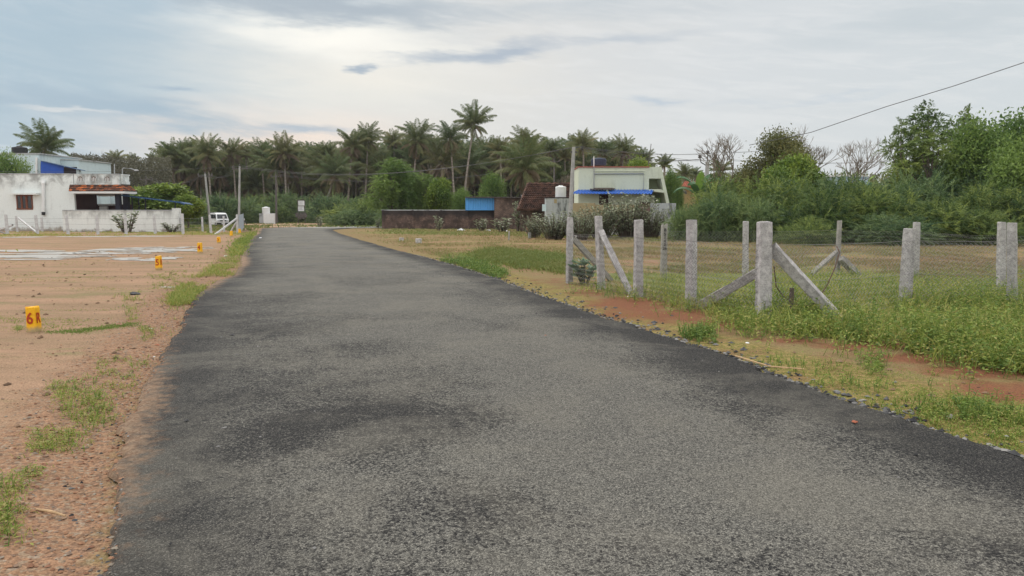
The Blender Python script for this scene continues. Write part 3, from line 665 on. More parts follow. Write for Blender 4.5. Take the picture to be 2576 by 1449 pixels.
# ------------------------------------------------------------------ left fence
fx_front = [19, 95, 172, 247, 318, 391, 461, 531, 598]
fx_back = [44, 107, 169, 228, 286, 344, 401, 457, 510, 564]
LG = 'pale posts of the far left fence'
lt = ['beside the crossing white braces at the left edge', 'with a brace foot meeting it from the left', 'before the left end of the low compound wall', 'before the bare middle of the compound wall',
      'just right of the leafy bush at the compound wall', 'before the scuffed right half of the compound wall', 'beside the right end of the compound wall', 'left of the white van, at the leaning pole foot', 'holding the pale steel sheet gate']
lb = ['with a white brace leaning off its top', 'under the drain pipe of the white house', 'touching the front post by the compound wall end', 'left of the bare middle stretch of the wall', 'against the leafy bush',
      'right of the bush, before the white wall', 'before the peeling patch of the wall', 'paired with a front post at the compound wall end', 'standing alone in weeds left of the van', 'in front of the white van']
LP = []
for i, x in enumerate(fx_front):
    g_ = gp(x, 590 - (3 if i > 6 else 0)); t = at(x, (540, 541, 541, 541, 542, 541, 538, 541, 540)[i], g_.y)
    o = post_mb(t.z - g_.z, .17, R_(20), ((-.02, -.05, -.06, -.02, -.03, -.03, .0, -.04, 0)[i], 0), 40 + i, 5).build('fence_post', M['whitepost']); o.location = g_
    tag(o, 'front-row pale fence post ' + lt[i], 'fence post', LG); LP.append(g_)
LB = []
for i, x in enumerate(fx_back):
    g_ = gp(x, 583.5); t = at(x, (543, 547, 545, 547, 551, 548, 550, 547, 546, 544)[i], g_.y)
    o = post_mb(t.z - g_.z, .14, R_(15), ((-.03, -.01, 0, -.02, -.01, -.02, -.01, 0, 0, 0)[i], 0), 60 + i, 5).build('fence_post', M['whitepost']); o.location = g_
    tag(o, 'back-row pale fence post ' + lb[i], 'fence post', LG); LB.append(g_)
BL = 'white braces of the far left fence'
def lbrace(a, c, lab, sd): beam_between('fence_brace', a, c, .11, M['whitepost'], lab, 'fence brace', BL, sd)
lbrace(at(47, 549, LB[0].y), gp(94, 586), 'white brace sloping down right from the second far left post', 80)
lbrace(at(32, 566, LB[0].y), gp(-14, 583), 'white brace crossing low at the left edge, rising right', 81)
lbrace(at(-12, 579, 52), gp(15, 589) + Vector((.1, 0, 0)), 'white brace foot lying low at the left edge, falling right', 82)
lbrace(at(596, 549, LP[8].y), gp(541, 590), 'long white brace propping the gate post from the left', 83)
lbrace(at(595, 559, LP[8].y + 3), gp(568, 585) + Vector((0, 1, 0)), 'shorter white brace behind the long one at the gate', 84)
b = MB(); g0 = LP[8] + Vector((.1, 0, .05)); g1 = gp(613, 578); g1 = Vector((g1.x, g1.y, 0)); d_ = Vector((g1.x - g0.x, g1.y - g0.y, 0)); h_ = at(600, 541, g0.y).z - g0.z
k = 24; pts = [g0 + d_ * (i / k) + Vector((d_.y, -d_.x, 0)).normalized() * (.03 if i % 4 in (1, 2) else 0) for i in range(k + 1)]
Q = np.array([[tuple(pts[i]), tuple(pts[i + 1]), tuple(pts[i + 1] + Vector((0, 0, h_))), tuple(pts[i] + Vector((0, 0, h_)))] for i in range(k)])
Q2 = Q + np.array([.02, .004, 0]); b.quads(Q); b.quads(Q2[:, ::-1]); gate = b.build('gate', M['sheetgrey']); tag(gate, 'pale corrugated steel sheet gate at the roadside end of the far left fence', 'gate')
q1 = pts[-1]
fb = MB(); fb.box((g0.x - .03, g0.y - .06, g0.z), (g0.x + .04, g0.y - .01, g0.z + h_ + .05)); fb.build('gate_upright', M['steel']).parent = gate
fb = MB(); fb.box((q1.x - .03, q1.y, q1.z), (q1.x + .04, q1.y + .05, q1.z + h_ + .05)); fb.build('gate_upright', M['steel']).parent = gate
def wires(name, pts, hs, label, r=.006):
    b = MB()
    for h in hs:
        for P, Q in zip(pts[:-1], pts[1:]):
            b.tube([P + Vector((0, -.1, h)), (P + Q) / 2 + Vector((0, -.1, h - .03)), Q + Vector((0, -.1, h))], r, 4)
    return tag(b.build(name, M['wire']), label, 'fence wire')
wires('fence_wire', LP[:-1], (.35, .75, 1.15), 'thin wires strung along the front row of the far left fence')
wires('fence_wire', LB, (.4, .8), 'thin wires strung along the back row of the far left fence')

# small plot pegs of the right field
PG = 'small pegs and stones in the right field'
for px, py, h, w, mt, lab in [(1332, 601, .35, .14, 'steel', 'stubby pale grey peg in the field before the brick shed'), (1383, 600, .75, .09, 'stonered', 'thin brownish peg standing in the field under the tile roof'),
        (1444, 590, .5, .10, 'post2', 'short peg left of the first fence post by the bushes'), (1447, 607, .30, .12, 'post', 'low grey peg behind the first fence post'),
        (1326, 588, .5, .16, 'stonered', 'squat brown stone by the milkweed bushes'), (1053, 612, .22, .26, 'post', 'low grey stone at the field edge right of the road'), (1010, 606, .16, .22, 'post', 'smallest grey stone nearest the far end of the road'), (1280, 605, .5, .07, 'post2', 'thin grey peg below the blue sheet')]:
    g_ = gp(px, py); o = post_mb(h, w, .4, (0.04, 0), int(px), 4).build('plot_peg', M[mt]); o.location = g_; tag(o, lab, 'peg', PG)
# ------------------------------------------------------------------ buildings
def prect(b, px0, py0, px1, py1, Y, depth, mi=0, z0=None, z1=None):
    """box whose front face fills a rectangle of the facade plane at distance Y"""
    cx = (px0 + px1) / 2; a = at(px0, py1, Y); c = at(px1, py0, Y)
    x0 = at(px0, (py0 + py1) / 2, Y).x; x1 = at(px1, (py0 + py1) / 2, Y).x
    return b.box((x0, Y, a.z if z0 is None else z0), (x1, Y + depth, c.z if z1 is None else z1), 0, mi)
def part(root, name, mat, *rects, **kw):
    b = MB()
    for r in rects: prect(b, *r)
    return b.build(name, mat, root, **kw)
def ppoly(b, pts, Y, depth): return b.prism([at(px, py, Y) for px, py in pts], (0, depth, 0))
def sub(o, p): o.parent = p; return o
def window_part(root, px0, py0, px1, py1, Y, frame, pane, nm=3, nh=0, ft=1.6, sill=None, panel=None):
    """frame with mullions, panes 4 cm behind"""
    b = MB(); prect(b, px0, py0, px1, py0 + ft, Y - .05, .14); prect(b, px0, py1 - ft, px1, py1, Y - .05, .14)
    for i in range(nm + 1):
        x = px0 + (px1 - px0 - ft) * i / nm; prect(b, x, py0 + ft, x + ft, py1 - ft, Y - .048, .136)
    for i in range(1, nh + 1):
        y = py0 + (py1 - py0) * i / (nh + 1); prect(b, px0 + ft, y - .35, px1 - ft, y + .35, Y - .03, .05)
    w = b.build('window', frame, root)
    p = MB(); prect(p, px0 + .3, py0 + .3, px1 - .3, py1 - .3, Y - .02, .03); p.build('pane', pane, root).parent = w; return w

# --- white house on the left, behind its compound wall
Y0 = 65.0; gz = float(zt(Y0)) - .3
h = empty('white_house', at(150, 580, Y0), 'long low white house with rain-stained plaster, tiled verandah and blue awning', 'house')
rz_ = h.location
b = MB(); prect(b, -150, 437.5, 187, 560, Y0, 3.3, 0, gz); prect(b, -200, 437.7, 80, 560, Y0 + 3.3, 6, 0, gz); prect(b, 187, 437.5, 300, 488, Y0, .25); prect(b, 187, 481, 299, 487, Y0 + .25, 2.9)
xL = at(187, 500, Y0).x; xR = at(301, 500, Y0).x; zTop = at(0, 437.5, Y0).z; zRoof = at(0, 482, Y0).z
b.box((xL, Y0 + 6.5, gz), (xL + 1.2, Y0 + 6.75, zRoof))
b.build('wall', M['white'], h)
part(h, 'coping', M['stained'], (-150, 436, 173, 438, Y0 - .06, .35), (173, 436.8, 300, 438, Y0 - .04, .3))
# parapet with arched vents
for i, c in enumerate((201.5, 235.5, 269.5)):
    o = part(h, 'parapet_vent', M['white'], (c - 9, 441, c - 7, 458, Y0 - .07, .1), (c + 7, 441, c + 9, 458, Y0 - .07, .1), (c - 9.5, 456.5, c + 9.5, 459, Y0 - .09, .12), (c - 9, 439.5, c + 9, 442, Y0 - .07, .1))
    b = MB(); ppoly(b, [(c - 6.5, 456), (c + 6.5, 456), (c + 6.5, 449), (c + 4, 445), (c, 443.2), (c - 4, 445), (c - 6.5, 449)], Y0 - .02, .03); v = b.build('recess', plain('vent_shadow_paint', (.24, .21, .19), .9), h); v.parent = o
    part(h, 'bar', M['cleanwhite'], *[(c + k - .7, 446 + abs(k) * .5, c + k + .7, 456, Y0 - .05, .04) for k in (-4, 0, 4)]).parent = o
xs_ = at(300, 450, Y0).x
b = MB(); zb0 = at(300, 463, Y0).z; zb1 = zTop
b.box((xs_ - .02, Y0 + .255, zb0), (xs_ + .16, Y0 + 1.5, zb0 + .25)); b.box((xs_ - .02, Y0 + .255, zb1 - .12), (xs_ + .18, Y0 + 1.5, zb1))
for i in range(4): b.box((xs_, Y0 + .26 + i * .34, zb0 + .25), (xs_ + .14, Y0 + .40 + i * .34, zb1 - .12))
b.build('balustrade', M['white'], h)
# window, hood, pipe
w = window_part(h, 41, 490, 82, 527.5, Y0, M['wood'], M['glass'], 3, 0, 3.0); part(h, 'shutter', M['wood'], (52.2, 492, 56.5, 525, Y0 - .06, .05), (64, 492, 68, 525, Y0 - .06, .05)).parent = w
part(h, 'window_hood', M['white'], (22, 485, 90, 489.5, Y0 - .6, .62))
b = MB(); b.tube([at(109, 459, Y0 - .12), at(109, 536, Y0 - .12)], .13, 10); b.tube([at(109, 462, Y0 + .05), at(109, 457, Y0 - .12), at(109, 462, Y0 - .14)], .17, 10)
for yy in (470, 500, 522): prect(b, 105.5, yy, 112.5, yy + 1.6, Y0 - .17, .18)
b.build('drain_pipe', M['cleanwhite'], h)
prect_b = MB(); prect_b.tube([at(109, 533, Y0 - .12), at(109, 541, Y0 - .12)], .14, 10); prect_b.build('pipe_shoe', M['black'], h)
# verandah
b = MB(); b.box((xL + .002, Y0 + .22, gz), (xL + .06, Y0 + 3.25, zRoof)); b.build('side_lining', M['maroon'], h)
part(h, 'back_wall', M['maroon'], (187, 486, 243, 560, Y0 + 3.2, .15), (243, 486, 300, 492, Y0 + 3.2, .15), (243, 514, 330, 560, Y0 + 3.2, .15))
part(h, 'inner_wall', M['paleblue'], (243, 492, 252, 520, Y0 + 6.2, .15)); part(h, 'inner_wall', M['paleblue'], (277, 494, 290, 516, Y0 + 6.2, .15))
part(h, 'lintel', M['cleanwhite'], (246, 491, 291, 494, Y0 + 3.0, .15))
part(h, 'counter', M['stained'], (247, 513, 290, 517, Y0 + 2.6, .5), (250, 519, 268, 528, Y0 + 2.5, .3))
for a_ in ((290, 301, .3), (309.5, 322, 2.0)):
    part(h, 'pillar', M['navy'], (a_[0], 487, a_[1], 545, Y0 + a_[2], .4, 0, gz))
part(h, 'post', M['navy'], (331, 492, 333, 545, Y0 + 2.2, .12, 0, gz)); part(h, 'post', M['navy'], (348, 493, 350, 545, Y0 + 4, .1, 0, gz))
# tiled canopy: sloping front with hip end
zc0 = at(0, 465, Y0).z; zc1 = at(0, 481, Y0).z; xa = at(176, 470, Y0).x; xa2 = at(173.5, 480, Y0 - .9).x; xb = at(300, 470, Y0).x + .3
xe = -34.1
b = MB(); rows = 5; colsn = 44
def slope_tiles(b, A, B, C, D, rows, cols, amp=.035, step=.03):
    """A-B lower edge, D-C upper edge; courses of tiles as steps with barrel waves"""
    A, B, C, D = (np.array(tuple(q), float) for q in (A, B, C, D)); nrm = np.cross(B - A, D - A); nrm /= np.linalg.norm(nrm)
    for r in range(rows):
        t0, t1 = r / rows, (r + 1) / rows + .02; l0, r0 = A + (D - A) * t0, B + (C - B) * t0; l1, r1 = A + (D - A) * t1, B + (C - B) * t1
        u = np.linspace(0, 1, cols * 4 + 1); wv = (np.abs(np.sin(u * cols * math.pi)) * amp + rng.normal(size=len(u)).cumsum() * 0 + (vnoise(u * cols * 1.0, u * 0 + r, 3) - .5) * .03)
        lo = l0 + (r0 - l0) * u[:, None] + nrm * (step + wv)[:, None]; hi = l1 + (r1 - l1) * u[:, None] + nrm * (wv * .6)[:, None]; lo2 = l0 + (r0 - l0) * u[:, None] - nrm * .02
        b.quads(np.stack([lo[:-1], lo[1:], hi[1:], hi[:-1]], 1)); b.quads(np.stack([lo2[:-1], lo2[1:], lo[1:], lo[:-1]], 1))
xb = xs_ + .1; slope_tiles(b, (xa2, Y0 - .95, zc1), (xb + .8, Y0 - .95, zc1), (xb, Y0 - .02, zc0), (xa, Y0 - .02, zc0), 3, 30)
slope_tiles(b, (xb + .8, Y0 - .95, zc1), (xb + .8, Y0 + 1.3, zc1), (xb, Y0 + 1.3, zc0), (xb, Y0 - .02, zc0), 3, 8)
b.build('tile_canopy', M['otile'], h)
b = MB(); b.box((xa2, Y0 - .9, zc1 - .2), (xb + .75, Y0 + .2, zc1 - .02)); b.box((xb + .3, Y0 + .2, zc1 - .2), (xb + .75, Y0 + 1.25, zc1 - .02)); b.build('fascia', M['cleanwhite'], h)
# blue awning to the right
pa = at(302, 489, Y0 + 1); pb_ = at(452, 507, Y0 + 1); pc_ = at(464, 512, Y0 + 1)
b = MB(); n_ = 60
ts = np.linspace(0, 1, n_)
def awn(t):
    if t < .93: q = pa.lerp(pb_, t / .93)
    else: q = pb_.lerp(pc_, (t - .93) / .07)
    return q
for dz_, fl in ((0, 0), (-.05, 1)):
    a_ = np.array([tuple(awn(t)) for t in ts]); a_[:, 2] += dz_
    c_ = a_ + np.array([0, 1.9, -.10]); q = np.stack([a_[:-1], a_[1:], c_[1:], c_[:-1]], 1); b.quads(q if not fl else q[:, ::-1])
a_ = np.array([tuple(awn(t)) for t in ts]); a2 = a_ - np.array([0, 0, .13]); b.quads(np.stack([a2[:-1], a2[1:], a_[1:], a_[:-1]], 1))
b.build('awning', M['blueshade'], h)
part(h, 'awning_post', M['navy'], (365, 497, 367, 545, Y0 + 1.3, .1, 0, gz)); part(h, 'awning_post', M['navy'], (440, 507, 442, 545, Y0 + 1.3, .1, 0, gz))
b = MB(); b.tube([at(288, 457, Y0 + 3), at(288, 412, Y0 + 3)], .045, 6); tag(b.build('antenna_mast', M['steel']), 'thin bare mast rising over the white house roof', 'mast')
b = MB(); b.tube([at(308, 440, Y0 + 1), at(308, 425, Y0 + 1), at(311, 422.5, Y0 + 1), at(330, 424.5, Y0 + 1), at(338, 427, Y0 + 1)], .04, 6)
o = b.build('street_lamp', M['steel']); tag(o, 'small lamp arm standing on the corner of the white house terrace', 'street lamp')
b = MB(); b.lathe(tuple(at(343, 429, Y0 + 1)), [(0, -.08), (.16, -.05), (.2, 0), (.12, .08), (0, .1)], 10); b.build('lamp_head', M['steel']).parent = o
# compound wall
cw = empty('compound_wall', at(300, 583, 61), 'low white compound wall with peeling foot in front of the white house', 'wall')
g61 = float(zt(61)) - .2
b = MB(); prect(b, 157, 530, 440, 560, 61, .22, 0, g61); b.build('wall', M['white2'], cw)
part(cw, 'coping', M['stained'], (156.5, 528, 433, 530.2, 60.95, .32)); b = MB(); prect(b, 157, 530, 160, 560, 61.22, 4.0, 0, g61); b.build('side_wall', M['white2'], cw)
b = MB(); prect(b, 433, 523.5, 449, 560, 60.9, .5, 0, g61); b.build('gate_pillar', M['white2'], cw)

# --- upper house behind
Y1 = 84.0
u = empty('upper_house', at(100, 560, Y1), 'pale blue-white house with blue sheet lean-to, showing above the white house', 'house')
g8 = float(zt(Y1)) - .2
b = MB(); prect(b, -120, 387, 100, 450, Y1, 8, 0, g8); prect(b, 100, 402, 199, 450, Y1 + 4, 7, 0, g8); b.build('wall', M['paleblue'], u)
part(u, 'coping', M['stained'], (-120, 385, 100.5, 388, Y1 - .1, 8.2), (100.5, 400.5, 200, 403, Y1 + 3.9, 7))
b = MB(); A = at(102, 404, Y1 - .3); B = at(203, 427, Y1 - 1.0)
b.prism([A, B, B + Vector((0, .9, -.02)), A + Vector((0, .9, -.02))], (0, 0, -.07)); b.build('lean_to_roof', M['blueshade'], u)
b = MB(); ppoly(b, [(102.5, 406), (160, 418), (160, 440), (102.5, 440)], Y1 - .2, .05); b.build('blue_sheet', M['deepblue'], u)
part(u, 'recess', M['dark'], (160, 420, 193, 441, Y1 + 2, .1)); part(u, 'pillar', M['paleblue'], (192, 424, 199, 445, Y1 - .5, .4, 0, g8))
b = MB(); b.tube([at(92, 396, Y1 - .12), at(92, 440, Y1 - .12)], .11, 8); b.build('drain_pipe', M['cleanwhite'], u)
b = MB(); c = at(50, 385, Y1 + 2); b.lathe(tuple(c), [(0, 0), (.78, 0), (.8, .5), (.76, .62), (.3, .72), (.28, .8), (0, .8)], 18); tag(b.build('water_tank', M['black'], smooth=False), 'black water tank on the roof of the upper left house', 'water tank')

# --- brick wall, blue sheet, brick shed
Yb = 74.0; gb_ = float(zt(Yb)) - .2
bw = empty('brick_wall', at(1100, 574, Yb), 'long low dark brick wall right of the road end', 'wall')
b = MB(); prect(b, 961, 529.5, 1243, 560, Yb, .25, 0, gb_); a = at(961, 560, Yb); b.box((a.x, Yb + .25, gb_), (a.x + .25, Yb + 7, at(961, 529.5, Yb).z)); b.build('wall', M['brick'], bw)
b = MB()
for x in (963, 1038, 1110, 1175): prect(b, x - 2.6, 528.5, x + 2.6, 560, Yb - .08, .4, 0, gb_)
b.build('pier', M['brick'], bw)
part(bw, 'coping', M['stained'], (959, 527.5, 1171, 529.6, Yb - .05, .36))
sh = empty('brick_shed', at(1280, 575, 73), 'brick shed with light blue corrugated sheet side and thin dark roof edge', 'shed')
g7 = float(zt(73)) - .2
b = MB(); prect(b, 1243.5, 497, 1313, 560, 73, 5, 0, g7); prect(b, 1313, 530, 1362, 560, 72.5, .3, 0, g7); b.build('wall', M['brick2'], sh)
a = at(1171, 529, 73.6); c = at(1243, 495, 73.6); k = 72; X = np.linspace(a.x, c.x, k + 1); prof = np.where((np.arange(k + 1) % 6) < 2, -.05, 0.)
lo = np.stack([X, 73.6 + prof, np.full(k + 1, a.z)], -1); hi = lo.copy(); hi[:, 2] = c.z
b = MB(); b.quads(np.stack([lo[:-1], lo[1:], hi[1:], hi[:-1]], 1)); l2 = lo + [0, .03, 0]; h2 = hi + [0, .03, 0]; b.quads(np.stack([l2[1:], l2[:-1], h2[:-1], h2[1:]], 1)); b.build('blue_sheet', M['bluesheet'], sh)
b = MB(); b.prism([at(1170, 494.5, 73.0), at(1312, 495.2, 72.6), at(1312, 495.2, 72.6) + Vector((0, 6, -.12)), at(1170, 494.5, 73.0) + Vector((0, 6, -.12))], (0, 0, -.1))
b.prism([at(1311, 494, 72.6), at(1343, 508, 72.6), at(1343, 506, 72.6) + Vector((0, 5, .1)), at(1311, 494, 72.6) + Vector((0, 5, .3))], (0, 0, -.1)); b.build('roof', M['thatch'], sh)
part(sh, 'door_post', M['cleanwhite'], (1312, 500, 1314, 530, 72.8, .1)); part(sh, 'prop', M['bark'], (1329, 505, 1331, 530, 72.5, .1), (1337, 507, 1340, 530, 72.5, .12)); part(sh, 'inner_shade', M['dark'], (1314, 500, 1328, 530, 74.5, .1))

# --- tiled house
th = empty('tiled_house', at(1380, 575, 62), 'old house with a broad slope of dark brown clay tiles', 'house')
g6 = float(zt(62)) - .2
b = MB(); slope_tiles(b, at(1303, 529, 60.5), at(1475, 529, 60.5), at(1475, 463.5, 64.5), at(1328, 463.5, 64.5), 14, 34, .07, .15); b.build('roof', M['tile'], th)
b = MB(); P = at(1328, 462.5, 64.5); Q = at(1475, 462.5, 64.5); b.tube([P.lerp(Q, i / 30) + Vector((0, 0, .05 * math.sin(i * 1.9))) for i in range(31)], .13, 6)
P2_ = at(1303, 528, 60.5); b.tube([P2_, P], .12, 6); b.build('ridge_tiles', M['tile'], th)
b = MB(); b.box((at(1310, 530, 61).x, 61.4, g6), (at(1475, 530, 61).x, 68, at(0, 528, 61).z)); b.build('wall', M['brick2'], th)
b = MB(); a = at(1328, 463.5, 64.5); b.prism([a, Vector((at(1303, 529, 60.5).x, 60.5, a.z - 2.2)), Vector((a.x - .9, 69, a.z - 2.2))], (.1, 0, 0)); b.build('gable', M['brick2'], th)
sw = empty('stained_wall', at(1400, 580, 56), 'black-streaked grey plaster wall carrying the white water tank', 'wall')
g5 = float(zt(56)) - .2
b = MB(); prect(b, 1374, 497.5, 1431, 560, 56, 2.6, 0, g5); b.build('wall', M['stained'], sw)
part(sw, 'coping', M['dark'], (1373, 496, 1432, 498.2, 55.95, 2.7)); part(sw, 'vent', M['beige'], (1394, 501, 1401, 511, 55.96, .05)); part(sw, 'blue_board', M['paleblue'], (1364, 514, 1374, 531, 55.9, .1))
def tank(px, py0, py1, w, Y, mat, label):
    c = at(px, py1, Y); hh = (py1 - py0) / F * Y; r = w / F * Y / 2; prof = [(0, 0), (r, 0)]
    for i in range(7): prof += [(r, hh * (.04 + .11 * i)), (r * .965, hh * (.05 + .11 * i)), (r * .965, hh * (.07 + .11 * i)), (r, hh * (.08 + .11 * i))]
    prof += [(r, hh * .82), (r * .93, hh * .88), (r * .4, hh * .93), (r * .38, hh), (0, hh)]
    b = MB(); b.lathe(tuple(c), prof, 22); return tag(b.build('water_tank', mat), label, 'water tank')
tank(1410.5, 466.5, 496, 27, 57, M['cleanwhite'], 'ribbed white water tank standing on the black-streaked wall')

# --- pale green house
Yg = 52.0; gg = float(zt(Yg)) - .2
gh = empty('green_house', at(1550, 590, Yg), 'pale green flat-roofed house with slanted right end and blue awning', 'house')
b = MB(); prect(b, 1455, 421, 1632, 560, Yg, 3.6, 0, gg); b.build('wall', M['green'], gh)
b = MB(); ppoly(b, [(1632, 449), (1632, 420.5), (1664, 419.5), (1670.5, 449)], Yg + .003, 3.5)
ppoly(b, [(1662.5, 449.2), (1670.5, 449.2), (1686, 520), (1686, 590), (1678, 590), (1678, 520)], Yg + .006, 2.2); b.build('slanted_end', M['green'], gh)
b = MB(); ppoly(b, [(1632, 476), (1664, 476), (1671, 482), (1671, 485), (1632, 480)], Yg - .25, 3.2); b.build('ledge', M['green'], gh)
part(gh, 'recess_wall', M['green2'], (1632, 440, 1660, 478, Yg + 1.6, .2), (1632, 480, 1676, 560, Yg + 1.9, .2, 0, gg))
part(gh, 'side_wall', M['green'], (1629, 490, 1646, 560, Yg + .9, 1.0, 0, gg)); part(gh, 'side_window', M['dark'], (1636.5, 485.5, 1641, 494.5, Yg + .86, .04)); part(gh, 'side_panel', plain('light_green_shutter', (.42, .58, .24), .7, .05), (1648, 498, 1661, 560, Yg + 1.5, .1, 0, gg))
part(gh, 'red_coping', M['redband'], (1454, 418.8, 1634, 421, Yg - .1, 3.8))
part(gh, 'band', M['green'], (1496, 429.3, 1622, 431.3, Yg - .09, .09), (1496, 436.0, 1622, 437.6, Yg - .06, .06))
b = MB(); b.tube([at(1494.5, 420, Yg - .08), at(1494.5, 478, Yg - .08)], .035, 6); b.tube([at(1495, 437, Yg - .11), at(1619, 436, Yg - .11), at(1619, 478, Yg - .11)], .03, 6); b.build('conduit', M['steel'], gh)
# awning with corrugation
A = at(1438, 487, Yg - 1.5); B = at(1640, 487.5, Yg - 1.5); C = at(1646, 477.5, Yg - .02); D = at(1456, 478.5, Yg - .02)
k = 200; u_ = np.linspace(0, 1, k + 1)[:, None]; lo = np.array(A) + (np.array(B) - np.array(A)) * u_; hi = np.array(D) + (np.array(C) - np.array(D)) * u_
wv = np.where((np.arange(k + 1) % 8) < 3, .05, 0)[:, None] * np.array([0, -.3, 1]); lo = lo + wv; hi = hi + wv
b = MB(); b.quads(np.stack([lo[:-1], lo[1:], hi[1:], hi[:-1]], 1)); dz_ = np.array([0, 0, -.03]); b.quads(np.stack([lo[1:] + dz_, lo[:-1] + dz_, hi[:-1] + dz_, hi[1:] + dz_], 1)); b.quads(np.stack([lo[:-1] + dz_, lo[1:] + dz_, lo[1:], lo[:-1]], 1))
b.build('awning', M['blueroof'], gh)
d_ = part(gh, 'door', M['wood'], (1507, 489, 1530, 560, Yg - .04, .08, 0, gg)); d_.data.materials[0] = plain('dark_door', (.045, .022, .022), .7)
b = MB()
for i in range(14):
    x = 1496 + rng.uniform(0, 44); q = at(x, 474.5 + rng.uniform(-1, 2), Yg - .4 + rng.uniform(-.4, .2)); b.box((q.x - .4, q.y - .1, q.z - .03), (q.x + .4, q.y + .1, q.z + .03), 0, 0, rng.uniform(-.6, .6))
tag(b.build('debris', M['bark']), 'heap of old planks and leaves lying on the blue awning of the green house', 'debris')
c = at(1506, 420, Yg + 2.2); b = MB(); b.lathe(tuple(c + Vector((0, 0, .1))), [(0, 0), (.55, 0), (.56, .42), (.5, .5), (.2, .55), (0, .57)], 18); tag(b.build('water_tank', plain('dark_blue_tank', (.03, .04, .07), .5)), 'dark blue water tank on the green house roof', 'water tank')
b = MB(); b.tube([at(1494, 420, Yg + .5), at(1494, 393, Yg + .5)], .035, 6); tag(b.build('pipe', M['cleanwhite']), 'white pipe standing up from the green house roof left of the dark tank', 'pipe')
b = MB(); b.tube([at(1631, 418, Yg + 4), at(1638, 362, Yg + 4)], .025, 5); tag(b.build('antenna_mast', M['dpole']), 'thin dark tilted mast over the right end of the green house', 'mast')
gw = empty('boundary_wall', at(1560, 590, 49), 'low weathered boundary wall in front of the green house, half hidden by bushes', 'wall')
g49 = float(zt(49)) - .2
part(gw, 'beige_stretch', M['beige'], (1431, 511, 1497, 570, 49.2, .25, 0, g49)); part(gw, 'middle_stretch', M['beige'], (1497, 515, 1612, 570, 49.3, .25, 0, g49))
part(gw, 'dark_stretch', M['stained'], (1635, 511, 1700, 570, 49.1, .25, 0, g49)); part(gw, 'pillar', plain('brown_pillar', (.16, .10, .09), .9), (1610, 509, 1635, 570, 48.8, .6, 0, g49)); part(gw, 'pillar_cap', M['dark'], (1608, 507.8, 1637, 510.5, 48.7, .8))

# --- little houses right of the green one
v = empty('village_house', at(1710, 560, 70), 'small ochre house with grey thatch and bits of red tile, right of the green house', 'house')
g70 = float(zt(70)) - .2
part(v, 'wall', M['yellowwall'], (1676, 484, 1722, 560, 70, 5, 0, g70)); b = MB()
b.prism([at(1674, 452, 71), at(1710, 480, 69.5), at(1728, 482, 71), at(1690, 456, 75)], (0, 0, -.25)); ppoly(b, [(1692, 486), (1708, 466), (1724, 486)], 69.4, .2); b.build('roof', M['thatch'], v)
part(v, 'blue_shutter', M['bluesheet'], (1680, 474, 1694, 484, 69.3, .1)); part(v, 'wall_strip', M['dark'], (1674, 484, 1700, 491, 69.8, .1))
v2 = empty('village_house', at(1790, 560, 80), 'house with faded orange tile roof behind the banana plant', 'house')
b = MB(); a, c = at(1713, 470, 78), at(1808, 470, 78); slope_tiles(b, a, c, at(1800, 457, 81), at(1722, 457, 81), 5, 20, .06, .08); b.build('roof', plain('faded_orange_tile', (.42, .15, .10), .9, .3, 2), v2)
part(v2, 'wall', M['yellowwall'], (1718, 470, 1804, 545, 79, 5, 0, -.8))
fb_ = empty('distant_building', at(2160, 540, 150), 'pale blue building glimpsed above the bushes by the bare tree', 'building')
part(fb_, 'wall', plain('pale_blue_paint', (.38, .50, .60), .8), (2100, 443.5, 2185, 545, 150, 4, 0, -.8)); part(fb_, 'roof', M['cleanwhite'], (2096, 441.5, 2189, 443.5, 149.7, 4.6)); part(fb_, 'window_band', plain('blue_grey_band', (.2, .28, .36), .8), (2106, 446, 2180, 450, 149.9, .1))

# --- tank on a block, signboards, van, motorcycle
Yt = 106.; g_ = Vector((at(674, 560, Yt).x, Yt, float(zt(Yt))))
tb = empty('tank_stand', g_, 'clean white block carrying the white tank beyond the road end', 'tank stand')
part(tb, 'block', M['cleanwhite'], (662.5, 537, 690, 556, Yt, 1.2, 0, float(zt(Yt)) - .1)); part(tb, 'side_block', M['stained'], (652, 537, 662.3, 556, Yt + .5, .9, 0, float(zt(Yt)) - .1))
tank(669.5, 520, 536.8, 19, Yt + .6, M['cleanwhite'], 'small white water tank on the white block beyond the road end')
Ys = 108.; g_ = Vector((at(757, 560, Ys).x, Ys, float(zt(Ys))))
sb = empty('signboard', g_, 'pair of stacked weathered white boards on a frame beyond the road end', 'signboard')
part(sb, 'upper_board', M['litter'], (750.5, 505, 766, 517, Ys, .06)); part(sb, 'lower_board', M['litter'], (750, 519, 764.5, 531, Ys, .06))
part(sb, 'frame', M['dpole'], (748.5, 502.5, 750, 548, Ys - .02, .1, 0, g_.z), (766.2, 502.5, 767.6, 548, Ys - .02, .1, 0, g_.z), (749, 502.6, 767, 504.4, Ys - .03, .08), (750, 517.4, 766, 518.8, Ys - .03, .08))
b = MB()
for i in range(9): q = at(747 + i * 2.7, 540 + (i * 37 % 7), Ys - .3); b.box((q.x - .18, q.y - .15, q.z - .3), (q.x + .18, q.y + .15, q.z + .25), 0, 0, i)
for r_ in (0,): prect(b, 749, 534, 767, 536, Ys, .1)
b.build('base', M['dpole'], sb)
ink = MB()
for bx, by in ((752, 507), (751.5, 521)):
    ink = MB()
    for r in range(3): prect(ink, bx + (r % 2), by + r * 3, bx + 11 - 2 * (r == 1), by + r * 3 + 1.1, Ys - .012, .01)
    ink.build('faded_lettering', M['steel'], sb)

